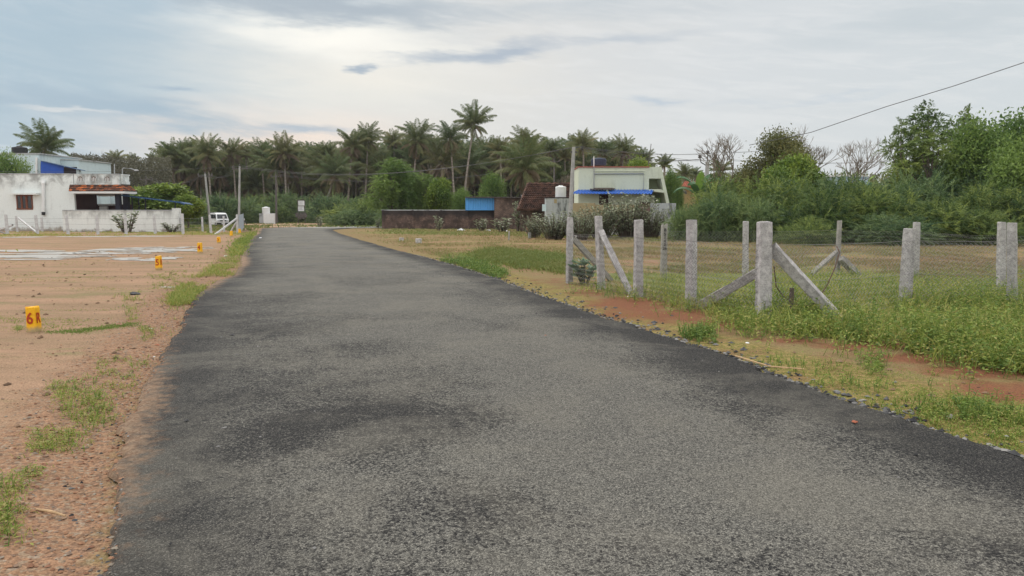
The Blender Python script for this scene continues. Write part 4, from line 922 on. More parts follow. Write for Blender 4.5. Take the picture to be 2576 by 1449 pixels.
def make_van(loc, rz):
    v = empty('parked_van', (0, 0, 0), 'small white box van with roof rack parked nose to the viewer beyond the left fence', 'van')
    W_, L_ = .70, 3.3
    side = [(0.02, .28), (0, .75), (.12, .92), (.50, 1.50), (.75, 1.62), (2.95, 1.62), (3.2, 1.5), (3.28, .95), (3.28, .28)]   # y back from nose, z
    # stations across the width with tumblehome
    b = MB(); V = []
    for s, k, dz in ((-1, 1, 0), (-.86, .99, .02), (0, .97, .045), (.86, .99, .02), (1, 1, 0)):
        for (y, z) in side:
            tuck = .10 * max(0, (z - .9)) / .7 * abs(s); V.append((s * (W_ - tuck), y * 1.0 + (.04 if abs(s) == 1 and y < 1 else 0), z + (dz if z > 1.4 else 0)))
    V = np.array(V); k = len(side); i = np.arange(4)[:, None] * k; j = np.arange(k)[None]; j2 = (j + 1) % k
    b.add(V, np.stack([i + j, i + j2, i + k + j2, i + k + j], -1).reshape(-1, 4))
    for s in (0, 4):
        b.f.append((np.arange(k)[::1 if s else -1] + s * k).reshape(1, -1)); b.t.append(np.zeros(1)); b.mi.append(np.zeros(1, int))
    b.build('body', plain('white_car_paint', (.72, .73, .74), .3, .03, 3, 0, .5), v)
    def slab(name, pts, d, mat, par=v):
        bb = MB(); bb.prism([Vector(p) for p in pts], d); o = bb.build(name, mat); o.parent = par; return o
    y1, z1, y2, z2 = .155, .98, .47, 1.46
    slab('windscreen', [(-.58, y1 - .02, z1), (.58, y1 - .02, z1), (.52, y2 - .02, z2), (-.52, y2 - .02, z2)], (0, -.015, .008), M['glass'])
    for s in (-1, 1):
        for ya, yb in ((.52, 1.15), (1.25, 2.1), (2.2, 2.95)):
            slab('side_window', [(s * .70, ya - (.2 if ya < .6 else 0), 1.0), (s * .70, yb, 1.0), (s * .632, yb, 1.46), (s * .632, ya + .02, 1.46)], (s * .012, 0, .002), M['glass'])
        hl = MB(); hl.box((s * .50 - .13, -.035, .66), (s * .50 + .13, .03, .82)); o = hl.build('headlight', plain('headlamp_glass', (.5, .52, .55), .15, .05, 5, 0, .6)); o.parent = v
        mrr = MB(); mrr.box((s * .74 - .06, .38, 1.02), (s * .74 + .06, .44, 1.2)); o = mrr.build('mirror', M['black']); o.parent = v
        for yw in (.62, 2.6):
            w = MB(); th_ = np.arange(20) * 2 * math.pi / 20
            w.tube([(s * .57, yw, .27), (s * .585, yw, .27), (s * .69, yw, .27), (s * .705, yw, .27)], [.22, .265, .265, .23], 20); o = w.build('wheel', M['black']); o.parent = v
            w = MB(); w.tube([(s * .69, yw, .27), (s * .715, yw, .27)], [.15, .12], 14); q = w.build('rim', M['steel']); q.parent = o
    slab('grille', [(-.36, -.012, .67), (.36, -.012, .67), (.36, -.005, .81), (-.36, -.005, .81)], (0, -.02, 0), M['black'])
    slab('bumper', [(-.72, -.10, .30), (.72, -.10, .30), (.72, .06, .30), (-.72, .06, .30)], (0, 0, .2), M['black'])
    slab('number_plate', [(-.2, -.115, .36), (.2, -.115, .36), (.2, -.115, .46), (-.2, -.115, .46)], (0, -.008, 0), M['litter'])
    rk = MB()
    for yy in (.85, 1.5, 2.15, 2.8): rk.box((-.58, yy, 1.70), (.58, yy + .03, 1.73)); rk.box((-.56, yy, 1.6), (-.53, yy + .03, 1.7)); rk.box((.53, yy, 1.6), (.56, yy + .03, 1.7))
    for xx in (-.58, 0, .56): rk.box((xx, .85, 1.735), (xx + .025, 2.83, 1.76))
    o = rk.build('roof_rack', M['black']); o.parent = v
    v.location = loc; v.rotation_euler = (0, 0, rz); return v
g_ = Vector((at(561, 560, 87).x, 87, float(zt(87)))); make_van(g_, R_(38))
def make_bike(loc, rz):
    m_ = empty('motorcycle', (0, 0, 0), 'dark motorcycle standing half behind the steel sheet gate', 'motorcycle')
    for y in (0, 1.25):
        t = np.linspace(0, 2 * math.pi, 21); b = MB(); b.tube([(0, y + .28 * math.cos(a), .3 + .28 * math.sin(a)) for a in t], .045, 6, cap=False); o = b.build('wheel', M['black']); o.parent = m_
        b = MB()
        for a in np.arange(6) * math.pi / 3: b.tube([(0, y, .3), (0, y + .26 * math.cos(a), .3 + .26 * math.sin(a))], .008, 4)
        q = b.build('spokes', M['steel']); q.parent = o
    b = MB(); b.tube([(0, 0, .3), (0, .2, .75), (0, .27, .98)], .03, 6); b.tube([(0, .25, .8), (0, .45, .45), (0, .85, .4), (0, 1.25, .3)], .03, 6); b.build('frame', M['steel'], None).parent = m_
    b = MB(); b.tube([(0, .3, .8), (0, .42, .84), (0, .62, .83), (0, .75, .78)], [.08, .13, .14, .09], 8); b.build('fuel_tank', plain('black_gloss_paint', (.02, .022, .03), .25, .05, 4, 0, .6)).parent = m_
    b = MB(); b.tube([(0, .75, .79), (0, 1.0, .79), (0, 1.35, .84)], [.09, .12, .09], 8); b.build('seat', M['black']).parent = m_
    b = MB(); b.tube([(-.33, .34, 1.0), (-.1, .26, .98), (.1, .26, .98), (.33, .34, 1.0)], .018, 6); b.build('handlebar', M['black']).parent = m_
    b = MB(); b.tube([(0, .13, .86), (0, .2, .86)], [.09, .1], 10); b.build('headlight', M['litter']).parent = m_
    b = MB(); b.box((-.11, .5, .3), (.11, .85, .6)); b.build('engine', M['steel']).parent = m_
    m_.location = loc; m_.rotation_euler = (0, 0, rz)
g_ = gp(617, 568); make_bike(g_, R_(62))

# --- poles and lines
def epole(px0, py0, px1, py1, w, mat, label, Y=None, arms=1, cat='power pole'):
    g_ = gp(px1, py1) if Y is None else Vector((at(px1, py1, Y).x, Y, float(zt(Y)))); tp = at(px0, py0, g_.y)
    root = empty('power_pole', g_, label, cat)
    b = MB(); b.tube([g_ - Vector((0, 0, .3)), g_.lerp(tp, .5), tp], [w, w * .85, w * .7], 8); b.build('pole', mat, root)
    if arms:
        b = MB(); b.box((tp.x - .75, tp.y - .05, tp.z - .28), (tp.x + .75, tp.y + .05, tp.z - .18)); b.build('crossarm', M['dpole'], root)
        for k in (-.68, 0, .68):
            b = MB(); zb = tp.z - .18 if k else tp.z; b.lathe((tp.x + k, tp.y, zb), [(0, 0), (.05, 0), (.05, .04), (.1, .06), (.06, .1), (.09, .13), (.05, .2), (0, .2)], 10); b.build('insulator', M['dpole'], root)
    return tp
t1 = epole(516, 437, 529, 560, .14, M['pole'], 'grey concrete power pole leaning left, above the white van', 75)
t2 = epole(603, 418.5, 600, 560, .13, M['pole'], 'upright grey power pole rising behind the steel sheet gate', 72)
t3 = epole(694, 440, 695, 553, .17, M['dpole'], 'brown power pole with a cluster of insulators before the palm grove', 105)
t4 = epole(367, 447, 368, 540, .13, M['dpole'], 'dark short power pole beyond the blue awning of the white house', 90)
t5 = epole(1443.5, 370, 1432, 585, .15, M['pole'], 'tall pale concrete pole leaning right, before the tiled house', 46, 0)
b = MB(); b.box((t5.x - .2, t5.y - .05, t5.z - .35), (t5.x + .2, t5.y + .05, t5.z - .25)); tag(b.build('pole_bracket', M['dpole']), 'small dark bracket near the top of the tall pale pole', 'bracket')
t6 = epole(1394, 402, 1394, 540, .15, M['dpole'], 'dark power pole seen through the palms above the tiled roof', 100)
t7 = epole(1780, 406, 1771, 545, .26, M['pole'], 'stout grey pole with three raised insulator arms by the banana plant', 72, 0)
b = MB()
for k in (-1, 0, 1):
    e = t7 + Vector((k * .75, 0, .25 + (.5 if k == 0 else .1))); b.tube([t7 - Vector((0, 0, .45)), t7 + Vector((k * .62, 0, -.1)), e], .055, 5); b.lathe(tuple(e - Vector((0, 0, .06))), [(0, 0), (.16, .04), (.2, .12), (.12, .18), (.2, .24), (.1, .34), (0, .36)], 10)
o = b.build('insulator_arms', M['dpole']); 
p7 = [q for q in bpy.data.objects if q.name.startswith('power_pole') and 'three raised' in q.get('label', '')][0]
o.parent = p7; o.location = -p7.location
def line(pts, sag, label, r=.013, offs=(0,)):
    b = MB()
    for k in offs:
        for P, Q in zip(pts[:-1], pts[1:]):
            P = Vector(P); Q = Vector(Q); b.tube([P.lerp(Q, t) + Vector((k, 0, -sag * 4 * t * (1 - t) + k * .15)) for t in np.linspace(0, 1, 15)], r, 4)
    return tag(b.build('power_line', M['cable']), label, 'power line', None)
line([t4, t1], .9, 'wires drooping from the short dark pole to the leaning one', .012, (0, .5))
line([t1, t2], .7, 'wires hanging between the leaning pole and the upright pole', .014, (-.4, .2))
line([t2, t5], 1.2, 'long pair of wires from the upright pole across the palms to the tall pale pole', .012, (-.2, .25))
line([at(-200, 425, 70), t2], .4, 'faint wire crossing above the white house to the upright pole', .011)
line([t3, t6 + Vector((0, 0, -.4))], 1.6, 'wires crossing before the dark palm trunks', .014, (-.3, .3))
line([t5, t7 + Vector((0, 0, .3))], .5, 'wires from the tall pale pole over the green house roof', .011, (-.2, .1, .4))
line([t5, at(1810, 383, 75), at(2000, 360, 80)], .35, 'wires running up right from the tall pale pole to the brown-green tree', .011, (0, .25))
line([at(1640, 388, 62), t7 + Vector((.7, 0, .2)), at(2240, 406, 95), at(2700, 398, 80)], .3, 'thin wires running right behind the bare tree', .012, (-.2, .3))
near = [at(2760, 92, 17), at(2576, 157, 20), at(2400, 216, 24), at(2230, 268, 29), at(2040, 333, 38), at(1885, 365, 48)]
b = MB(); b.tube(near, [.0095, .011, .0125, .014, .017, .02], 5); tag(b.build('service_wire', M['cable']), 'single thick wire descending from the upper right corner to the brown-green tree', 'power line')

# --- litter and small stones on the ground
def blobmesh(name, g_, r, mat, label, cat, flat=.5, seed=0, group=None):
    rr = np.random.default_rng(seed + 500); b = MB(); th = np.arange(9) * 2 * math.pi / 9; prof = [(.9, 0), (1, .35), (.7, .8), (.25, 1)]
    V = np.vstack([np.stack([np.cos(th) * a * (1 + rr.normal(size=9) * .18), np.sin(th) * a * (1 + rr.normal(size=9) * .18), np.full(9, h * flat) + rr.normal(size=9) * .08], -1) for a, h in prof] ) * r
    i = np.arange(3)[:, None] * 9; j = np.arange(9)[None]; j2 = (j + 1) % 9
    b.add(V, np.stack([i + j, i + j2, i + 9 + j2, i + 9 + j], -1).reshape(-1, 4)); b.f.append((np.arange(9) + 27).reshape(1, -1)); b.t.append(np.zeros(1)); b.mi.append(np.zeros(1, int))
    o = b.build(name, mat); o.location = g_ + Vector((0, 0, float(ground_z(g_.x, g_.y) - zt(g_.y)) - .005 if rr_(g_.x, g_.y) > 0 or ll_(g_.x, g_.y) > 0 else .045)); o.rotation_euler.z = seed; return tag(o, label, cat, group)
LT = 'scraps of pale litter'
for i, (px, py, r, lab) in enumerate([(2445, 905, .055, 'crumpled pale bag at the lower edge of the weeds on the right'), (1586, 746, .05, 'white scrap on red earth below the second roadside post'), (1778, 778, .04, 'white scrap at the foot of the plain post'), (1456, 655, .05, 'tiny white scrap in grass left of the milkweed'),
        (1697, 596, .30, 'white plastic sack lying beyond the notched post'), (1228, 581, .25, 'pale sack on the field before the brick wall'), (1160, 580, .35, 'pale rag heap under the brick wall'), (1268, 583, .30, 'bluish-white bag at the brick wall foot'),
        (378, 829, .025, 'white scrap on the left shoulder right of the nearest marker'), (387, 893, .018, 'tiny pale scrap on the left road edge'), (655, 601, .09, 'white scrap at the far left edge of the road'), (568, 645, .06, 'pale scrap in the shoulder weeds by the far markers'), (1880, 862, .025, 'folded white scrap in the grass left of the weeds'), (1790, 769, .05, 'glossy scrap of plastic at the low brace foot')]):
    blobmesh('litter', gp(px, py), r, M['litter'], lab, 'litter', .45, i, LT)
SG = 'loose stones by the road'
for i, (px, py, r, mt, lab) in enumerate([(2150, 1077, .022, 'red_brick_piece', 'orange brick chip on the right half of the road'), (395, 887, .04, 'stonered', 'broken reddish lump on the left shoulder'), (585, 852, .025, 'stonedark', 'small dark lump on the left part of the road'), (1372, 853, .016, 'red_brick_piece', 'tiny reddish chip in the middle of the road'),
        (718, 820, .02, 'stonedark', 'dark pebble on the road left of the middle'), (338, 742, .10, 'stonedark', 'black lump of asphalt on the left shoulder'), (300, 823, .05, 'stonered', 'brown stone right of the nearest marker'), (2476, 1015, .03, 'stonedark', 'dark pebble in the grass at the right edge'), (1870, 880, .045, 'stonedark', 'dark stone in the moss at the right road edge'),
        (2040, 850, .03, 'stonedark', 'dark clod on the red earth'), (1840, 862, .035, 'stonedark', 'dark stones beside the moss strip'), (2460, 1118, .03, 'stonedark', 'flat grey stone at the lower right road edge'), (395, 865, .03, 'red_brick_piece', 'reddish brick bit left of the road edge'), (110, 1350, .02, 'stonered', 'pale brown pebble below the dry stick'), (186, 1302, .018, 'stonedark', 'grey pebble right of the dry stick'),
        (1645, 812, .05, 'stonedark', 'dark rubble lump on the right road edge'), (1690, 795, .03, 'stonedark', 'small dark lump under the plain post'), (1548, 775, .04, 'stonedark', 'dark lump where the moss meets the road'), (2270, 1040, .03, 'stonedark', 'grey stone by the road edge under the leafy seedlings'), (1255, 700, .06, 'stonedark', 'dark clod at the road edge by the low green tuft')]):
    blobmesh('stone', gp(px, py), r, M[mt], lab, 'stone', .55, i + 40, SG)
g_ = gp(92, 1290); e = gp(165, 1306); b = MB(); b.tube([g_ + Vector((0, 0, .02)), g_.lerp(e, .5) + Vector((0, 0, .026)), e + Vector((0, 0, .018))], [.006, .0075, .006], 6); tag(b.build('stick', M['stick']), 'short dry stick on the reddish gravel at lower left', 'stick')
b = MB(); pts = [(1850, 903), (1890, 918), (1935, 930), (1980, 936), (2022, 937)]; b.tube([gp(*q) + Vector((0, 0, .035 + .01 * (i % 2))) for i, q in enumerate(pts)], .008, 6); tag(b.build('stick', M['stick']), 'long curved pale stick lying along the right road edge', 'stick')
# gravel along the edges
def gravel(n_, side, seed, rmin, rmax, spread, mat, label, ymax=26):
    r = np.random.default_rng(seed); y = .5 + (ymax - .5) * r.random(n_) ** 1.6; off = np.abs(r.normal(size=n_)) * spread * np.where(r.random(n_) < .5, .35, 1)
    x = (Rx(y) + off - .05) if side > 0 else (Lx(y) - off + .08); s = rmin + (rmax - rmin) * r.random(n_) ** 2.5
    z = np.maximum(ground_z(x, y), np.where((x > Lx(y)) & (x < Rx(y)), zt(y) + .02, -9)); C = np.stack([x, y, z + s * .25], -1)
    base = np.array([(1, 0, 0), (.3, .9, .1), (-.8, .5, 0), (-.8, -.6, 0), (.3, -.95, 0), (.1, .1, .6), (0, 0, -.5)])
    V = base[None] * (1 + r.normal(size=(n_, 7, 3)) * .25); a = r.random(n_) * 6.28; c_, s_ = np.cos(a), np.sin(a)
    Vx = V[..., 0] * c_[:, None] - V[..., 1] * s_[:, None]; Vy = V[..., 0] * s_[:, None] + V[..., 1] * c_[:, None]; V = np.stack([Vx, Vy, V[..., 2]], -1) * s[:, None, None] + C[:, None]
    f = np.array([(k, (k + 1) % 5, 5) for k in range(5)] + [((k + 1) % 5, k, 6) for k in range(5)]); Fc = (np.arange(n_)[:, None, None] * 7 + f[None]).reshape(-1, 3)
    b = MB(); b.add(V.reshape(-1, 3), Fc, np.repeat(r.random(n_), 10)); return tag(b.build('gravel', mat), label, 'gravel', None, 'stuff')
def gravmat(name, stops): m, n = newmat(name); finish(n, n.ramp(n.attr('tint'), stops), .95, None, .15); return m
M['grav1'] = gravmat('dark_gravel', [(0, (.03, .03, .033)), (.5, (.09, .09, .092)), (1, (.28, .27, .26))]); M['grav2'] = gravmat('red_gravel', [(0, (.20, .10, .065)), (.5, (.34, .19, .115)), (.85, (.20, .16, .13)), (1, (.30, .26, .21))])
gravel(5200, 1, 1, .006, .034, .26, M['grav1'], 'dark stones crumbling off the right road edge'); gravel(1300, -1, 2, .004, .014, .30, M['grav1'], 'dark chippings along the left road edge'); gravel(7000, -1, 3, .003, .017, .8, M['grav2'], 'reddish pebbles strewn over the left shoulder', 14)
def crumbs(n_, x0, x1, y0, y1, seed, smin, smax, mat, label, zoff, cond):
    r = np.random.default_rng(seed); y = y0 + (y1 - y0) * r.random(n_) ** 1.7; x = x0 + (x1 - x0) * r.random(n_); k = cond(x, y); x, y = x[k], y[k]; n_ = len(x); s = smin + (smax - smin) * r.random(n_) ** 3
    C = np.stack([x, y, zoff(x, y) + s * .2], -1); base = np.array([(1, 0, 0), (.3, .9, .1), (-.8, .5, 0), (-.8, -.6, 0), (.3, -.95, 0), (.1, .1, .6), (0, 0, -.5)])
    V = base[None] * (1 + r.normal(size=(n_, 7, 3)) * .3) * s[:, None, None] + C[:, None]; f = np.array([(k, (k + 1) % 5, 5) for k in range(5)] + [((k + 1) % 5, k, 6) for k in range(5)]); Fc = (np.arange(n_)[:, None, None] * 7 + f[None]).reshape(-1, 3)
    b = MB(); b.add(V.reshape(-1, 3), Fc, np.repeat(r.random(n_), 10)); return tag(b.build('gravel', mat), label, 'gravel', None, 'stuff')
M['grav3'] = gravmat('clod', [(0, (.10, .065, .045)), (.6, (.22, .14, .09)), (1, (.34, .24, .17))])
crumbs(2600, -16, -2, 2, 34, 11, .006, .045, M['grav3'], 'small earth clods lying over the pink plot', lambda x, y: ground_z(x, y), lambda x, y: ll_(x, y) > .2)
crumbs(2600, 2, 16, 3, 30, 12, .006, .035, M['grav3'], 'small clods and stones over the right shoulder', lambda x, y: ground_z(x, y), lambda x, y: rr_(x, y) > .1)
crumbs(1500, -6, 6, 1, 26, 13, .004, .020, M['grav1'], 'loose dark chippings lying on the road', lambda x, y: zt(y) + .045, lambda x, y: (rr_(x, y) < -.1) & (ll_(x, y) < -.1))
# ------------------------------------------------------------------ plants: makers
def sprays(b, O, D, L, nleaf, ll, lw, droop, tint, mi=0):
    """arched twigs carrying two rows of narrow leaflets"""
    k = len(O); D = unit(D); t = np.linspace(.12, 1, nleaf)[None, :, None]
    P = O[:, None] + D[:, None] * L[:, None, None] * t + np.array([0, 0, -1.]) * (droop[:, None, None] * L[:, None, None] * t ** 2)
    tg = unit(D[:, None] + np.array([0, 0, -2.]) * droop[:, None, None] * t); sd = unit(np.cross(tg, np.array([0, 0, 1.]) + rng.normal(size=(k, 1, 3)) * .35))
    for s in (-1, 1):
        dd = tg * .75 + sd * s * .8 + rng.normal(size=P.shape) * .18; Lf = ll * (1.1 - .6 * t[..., 0]) * (1 + rng.normal(size=P.shape[:2]) * .15)
        q = leafq(P.reshape(-1, 3), dd.reshape(-1, 3), Lf.ravel(), Lf.ravel() * lw, droop=.1)
        tt = np.repeat(tint, nleaf) + rng.normal(size=k * nleaf) * .06; b.quads(q, np.clip(tt, 0, 1), mi)
def lump_points(lumps, n_, power=.45, zmin=None):
    C = np.array([l[:3] for l in lumps]); Rr = np.array([l[3:6] for l in lumps]); vol = Rr.prod(1) ** (2 / 3); i = rng.choice(len(lumps), n_, p=vol / vol.sum())
    d = unit(rng.normal(size=(n_, 3))); r = rng.random(n_) ** power; P = C[i] + d * Rr[i] * r[:, None]; return P, unit(d / Rr[i]), i, r
def bush(name, w, h, n_, L=.8, nleaf=11, ll=.13, lw=.28, seed=0, dens=8):
    """spreading thorn bush made of feathery sprays over several domes; unit crown w wide, h tall"""
    lumps = []
    for k in range(dens):
        a = random.random() * 6.28; r = random.random() ** .6 * w * .36; rz = h * random.uniform(.22, .38); rx = w * random.uniform(.13, .24)
        lumps.append((math.cos(a) * r, math.sin(a) * r, h * random.uniform(.35, .66) - r * .12, rx, rx, rz))
    lumps.append((0, 0, h * .3, w * .44, w * .44, h * .32))
    P, Nn, i, r = lump_points(lumps, n_, .3); keep = P[:, 2] > .05; P, Nn, i = P[keep], Nn[keep], i[keep]
    D = Nn * .8 + rng.normal(size=P.shape) * .45 + np.array([0, 0, .25]); lt = rng.random(len(lumps)) * .5
    tint = np.clip(.05 + lt[i] + rng.random(len(P)) ** 2 * .75, 0, 1); b = MB()
    sprays(b, P - D * .2, D, L * rng.uniform(.6, 1.2, len(P)), nleaf, ll, lw, rng.uniform(.1, .5, len(P)), tint)
    t = MB()
    for l in lumps:
        e = Vector(l[:3]); m_ = Vector((e.x * .35, e.y * .35, e.z * .5)); t.tube([(0, 0, -.1), m_, e, e * 1.15], [.07, .05, .03, .01], 5)
    return b, t
def tree(w, h, trunk, n_, L, nleaf, ll, lw, nl=9, kind='spray', seed=0, tall=.5, open_=.3, zlo=.35, ls=1.0):
    lumps = []
    for k in range(nl):
        a = random.random() * 6.28; z = h * (zlo + (1 - zlo) * (k + .5) / nl * .92); fr = math.sin(math.pi * min(1, (z / h - zlo) / (1 - zlo) * .8 + .2)); r = w * .3 * fr * random.uniform(.5, 1.1)
        s = w * random.uniform(.17, .27) * ls; lumps.append((math.cos(a) * r, math.sin(a) * r, z, s, s, min(s * .85, h * .2)))
    P, Nn, i, r = lump_points(lumps, n_, open_); D = Nn * .7 + rng.normal(size=P.shape) * .6 + np.array([0, 0, .15])
    lt = rng.random(len(lumps)) * .45; tint = np.clip(.15 + lt[i] + rng.random(len(P)) * .4, 0, 1); b = MB()
    if kind == 'spray': sprays(b, P - D * .15, D, L * rng.uniform(.6, 1.2, len(P)), nleaf, ll, lw, rng.uniform(.1, .6, len(P)), tint)
    else:
        for q in range(nleaf):
            dd = D + rng.normal(size=D.shape) * .8; b.quads(leafq(P + rng.normal(size=P.shape) * L, dd, ll * rng.uniform(.7, 1.3, len(P)), ll * lw, droop=.15), np.clip(tint + rng.normal(size=len(P)) * .1, 0, 1))
    t = MB(); t.tube([(0, 0, -.1), (w * .02, 0, h * .2), (0, w * .02, h * .45), (0, 0, h * .75)], [trunk, trunk * .8, trunk * .6, trunk * .25], 7)
    for l in lumps:
        e = Vector(l[:3]); z0 = min(h * .45, e.z * .6); t.tube([(0, 0, z0), Vector((e.x * .5, e.y * .5, (z0 + e.z) / 2)), e, e + Vector((e.x, e.y, e.z * .6)) * .12], [trunk * .45, trunk * .3, trunk * .15, trunk * .06], 5)
    return b, t
def bare(h, seed, depth=6, spread=.55, r0=.16, lean=0):
    rr = random.Random(seed); t = MB()
    def grow(p, d, L, r, k):
        q = p + d * L * .5 + Vector((rr.uniform(-.1, .1), rr.uniform(-.1, .1), 0)) * L; e = p + d * L; t.tube([p, (q + p + d * L * .5) / 2, e], [r, r * .85, r * .7], 4 if k < depth - 2 else 3, cap=False)
        if k == 0: return
        for i in range(rr.choice((2, 3, 3)) if k > 1 else 3):
            nd = (d + Vector((rr.uniform(-1, 1), rr.uniform(-1, 1), rr.uniform(-.35, .75))) * spread * 1.3).normalized(); grow(e, nd, L * rr.uniform(.62, .86), r * .62, k - 1)
    grow(Vector((0, 0, -.1)), Vector((lean, 0, 1)).normalized(), h * .27, r0, depth); return t
def register(name, b, t, leafmat_, label, cat, group=None, tm='bark', crown='crown', stem='trunk'):
    root = empty(name, (0, 0, -500), label, cat, group); V = np.vstack((b or t).v); root['ext'] = [float(np.percentile(np.abs(V[:, :2]).max(1), 97)) * 2, float(np.percentile(V[:, 2], 99.5))]
    if b is not None: o = b.build(crown, M[leafmat_]); o.parent = root
    o = t.build(stem, M[tm]); o.parent = root; return root
used = set()
def plant(proto, px, ptop, Y, wpx, W0, H0, label, rz=None, group=None, base=None, dx=0, name=None):
    """stand a plant at distance Y so that it reads wpx wide and reaches up to ptop"""
    X = at(px, 500, Y).x; gz_ = float(zt(Y)); hh = at(px, ptop, Y).z - gz_; ww = wpx / F * Y; W0, H0 = proto['ext']; sc = (ww / W0, ww / W0, hh / H0); rz = random.random() * 6.28 if rz is None else rz
    if proto.name not in used:
        used.add(proto.name); proto.location = (X, Y, gz_); proto.rotation_euler = (0, 0, rz); proto.scale = sc; proto['label'] = label
        if group: proto['group'] = group
        return proto
    return copy_tree(proto, (X, Y, gz_), rz, sc, label, group)

# ------------------------------------------------------------------ coconut palms
def palm_crown(seed, nf=40, L=3.7, brown=.25, droopy=1.0):
    r = np.random.default_rng(seed); b = MB()
    for k in range(nf):
        u = k / (nf - 1); az_ = k * 2.399 + r.normal() * .15; e0 = R_(90 - 135 * u ** 1.35 * droopy + r.normal() * 11); Lk = L * (.62 + .38 * math.sin(math.pi * min(1, u + .25))) * r.uniform(.9, 1.1)
        dead = 1.0 if u > 1 - brown * .5 and r.random() < .7 else 0.; m_ = 13; t = np.linspace(0, 1, m_); ang = e0 - (R_(62) + R_(25) * u) * t ** 1.3 * r.uniform(.6, 1.35)
        ds = Lk / (m_ - 1); hx = np.concatenate([[0], np.cumsum(np.cos(ang[:-1]) * ds)]); hz_ = np.concatenate([[0], np.cumsum(np.sin(ang[:-1]) * ds)])
        ca, sa = math.cos(az_), math.sin(az_); side = np.array([-sa, ca, 0.]); wob = r.normal() * .12 * t ** 2 * Lk
        P = np.stack([hx * ca, hx * sa, hz_], -1) + wob[:, None] * side; tn = .95 if dead else np.clip(.18 + .35 * u + r.normal() * .08, 0, .6)
        b.tube(P, .045 * (1 - .8 * t), 3, .62 if not dead else .85, cap=False)
        n_ = 46; tt = np.linspace(.14, 1, n_); Q = np.stack([np.interp(tt, t, P[:, c]) for c in range(3)], -1); tg = np.stack([np.interp(tt, t, np.gradient(P[:, c])) for c in range(3)], -1); tg = unit(tg)
        ll_ = .82 * np.sin(math.pi * (tt * .8 + .14)) ** .7 * (Lk / 3.7)
        for s in (-1, 1):
            dn = .75 + .5 * u + (.6 if dead else 0); dd = tg * .65 + side * s * .75 + np.array([0, 0, -1.]) * dn * .7 + r.normal(size=(n_, 3)) * .12
            up = np.cross(dd, tg); dd = unit(dd); S_ = tg * .040
            tip = Q + dd * ll_[:, None] + np.array([0, 0, -.18]) * ll_[:, None]; mid = Q + dd * ll_[:, None] * .5
            b.quads(np.stack([Q - S_ * .7, mid - S_, tip, mid + S_], 1), np.clip(tn + r.normal(size=n_) * .05, 0, 1))
    nut = MB()
    for k in range(9):
        a = k * .7 * 2; nut.lathe((math.cos(a) * .24, math.sin(a) * .24, -.28 - .1 * (k % 3)), [(0, -.12), (.09, -.06), (.11, 0), (.08, .08), (0, .11)], 7)
    return b, nut
crowns = []
for s, (nf, Lf, br, dr) in enumerate([(42, 3.9, .3, 1.0), (38, 3.8, .5, 1.1), (46, 4.0, .7, 1.2), (34, 3.6, .2, .8), (44, 4.0, .8, 1.25)]):
    cb, nb = palm_crown(100 + s, nf, Lf, br, dr); c = cb.build('crown', M['palm']); q = nb.build('coconuts', M['olive']); q.parent = c; crowns.append(c)
crown_used = [False] * 5
def palm(px, ptop, Y, wpx, v, lean, label, group=None, nuts=True, trunk_r=.17):
    Y = Y + 14 if Y > 105 else Y
    s = wpx / F * Y / 6.3; top = at(px, ptop, Y); hub = Vector((top.x, Y, top.z - 2.75 * s)); gz_ = float(zt(Y)); base = Vector((hub.x + lean, Y, gz_))
    root = empty('coconut_palm', base, label, 'palm tree', group); H = hub.z - gz_
    b = MB(); k = 9; t = np.linspace(0, 1, k); P = np.stack([base.x - lean * (t ** 1.6), np.full(k, Y) + .2 * np.sin(t * 3), gz_ - .1 + (H + .1) * t], -1)
    b.tube(P, trunk_r * (1.25 - .5 * t) * np.where(t < .08, 1.4, 1), 8); b.build('trunk', M['ptrunk'], root, smooth=True)
    c = crowns[v].copy(); COL.objects.link(c); c.parent = root; c.location = hub - base; c.scale = (s, s, s); c.rotation_euler = (random.uniform(-.12, .12), random.uniform(-.12, .12), random.random() * 6.28)
    if nuts:
        for ch in crowns[v].children: q = ch.copy(); COL.objects.link(q); q.parent = c
    return root
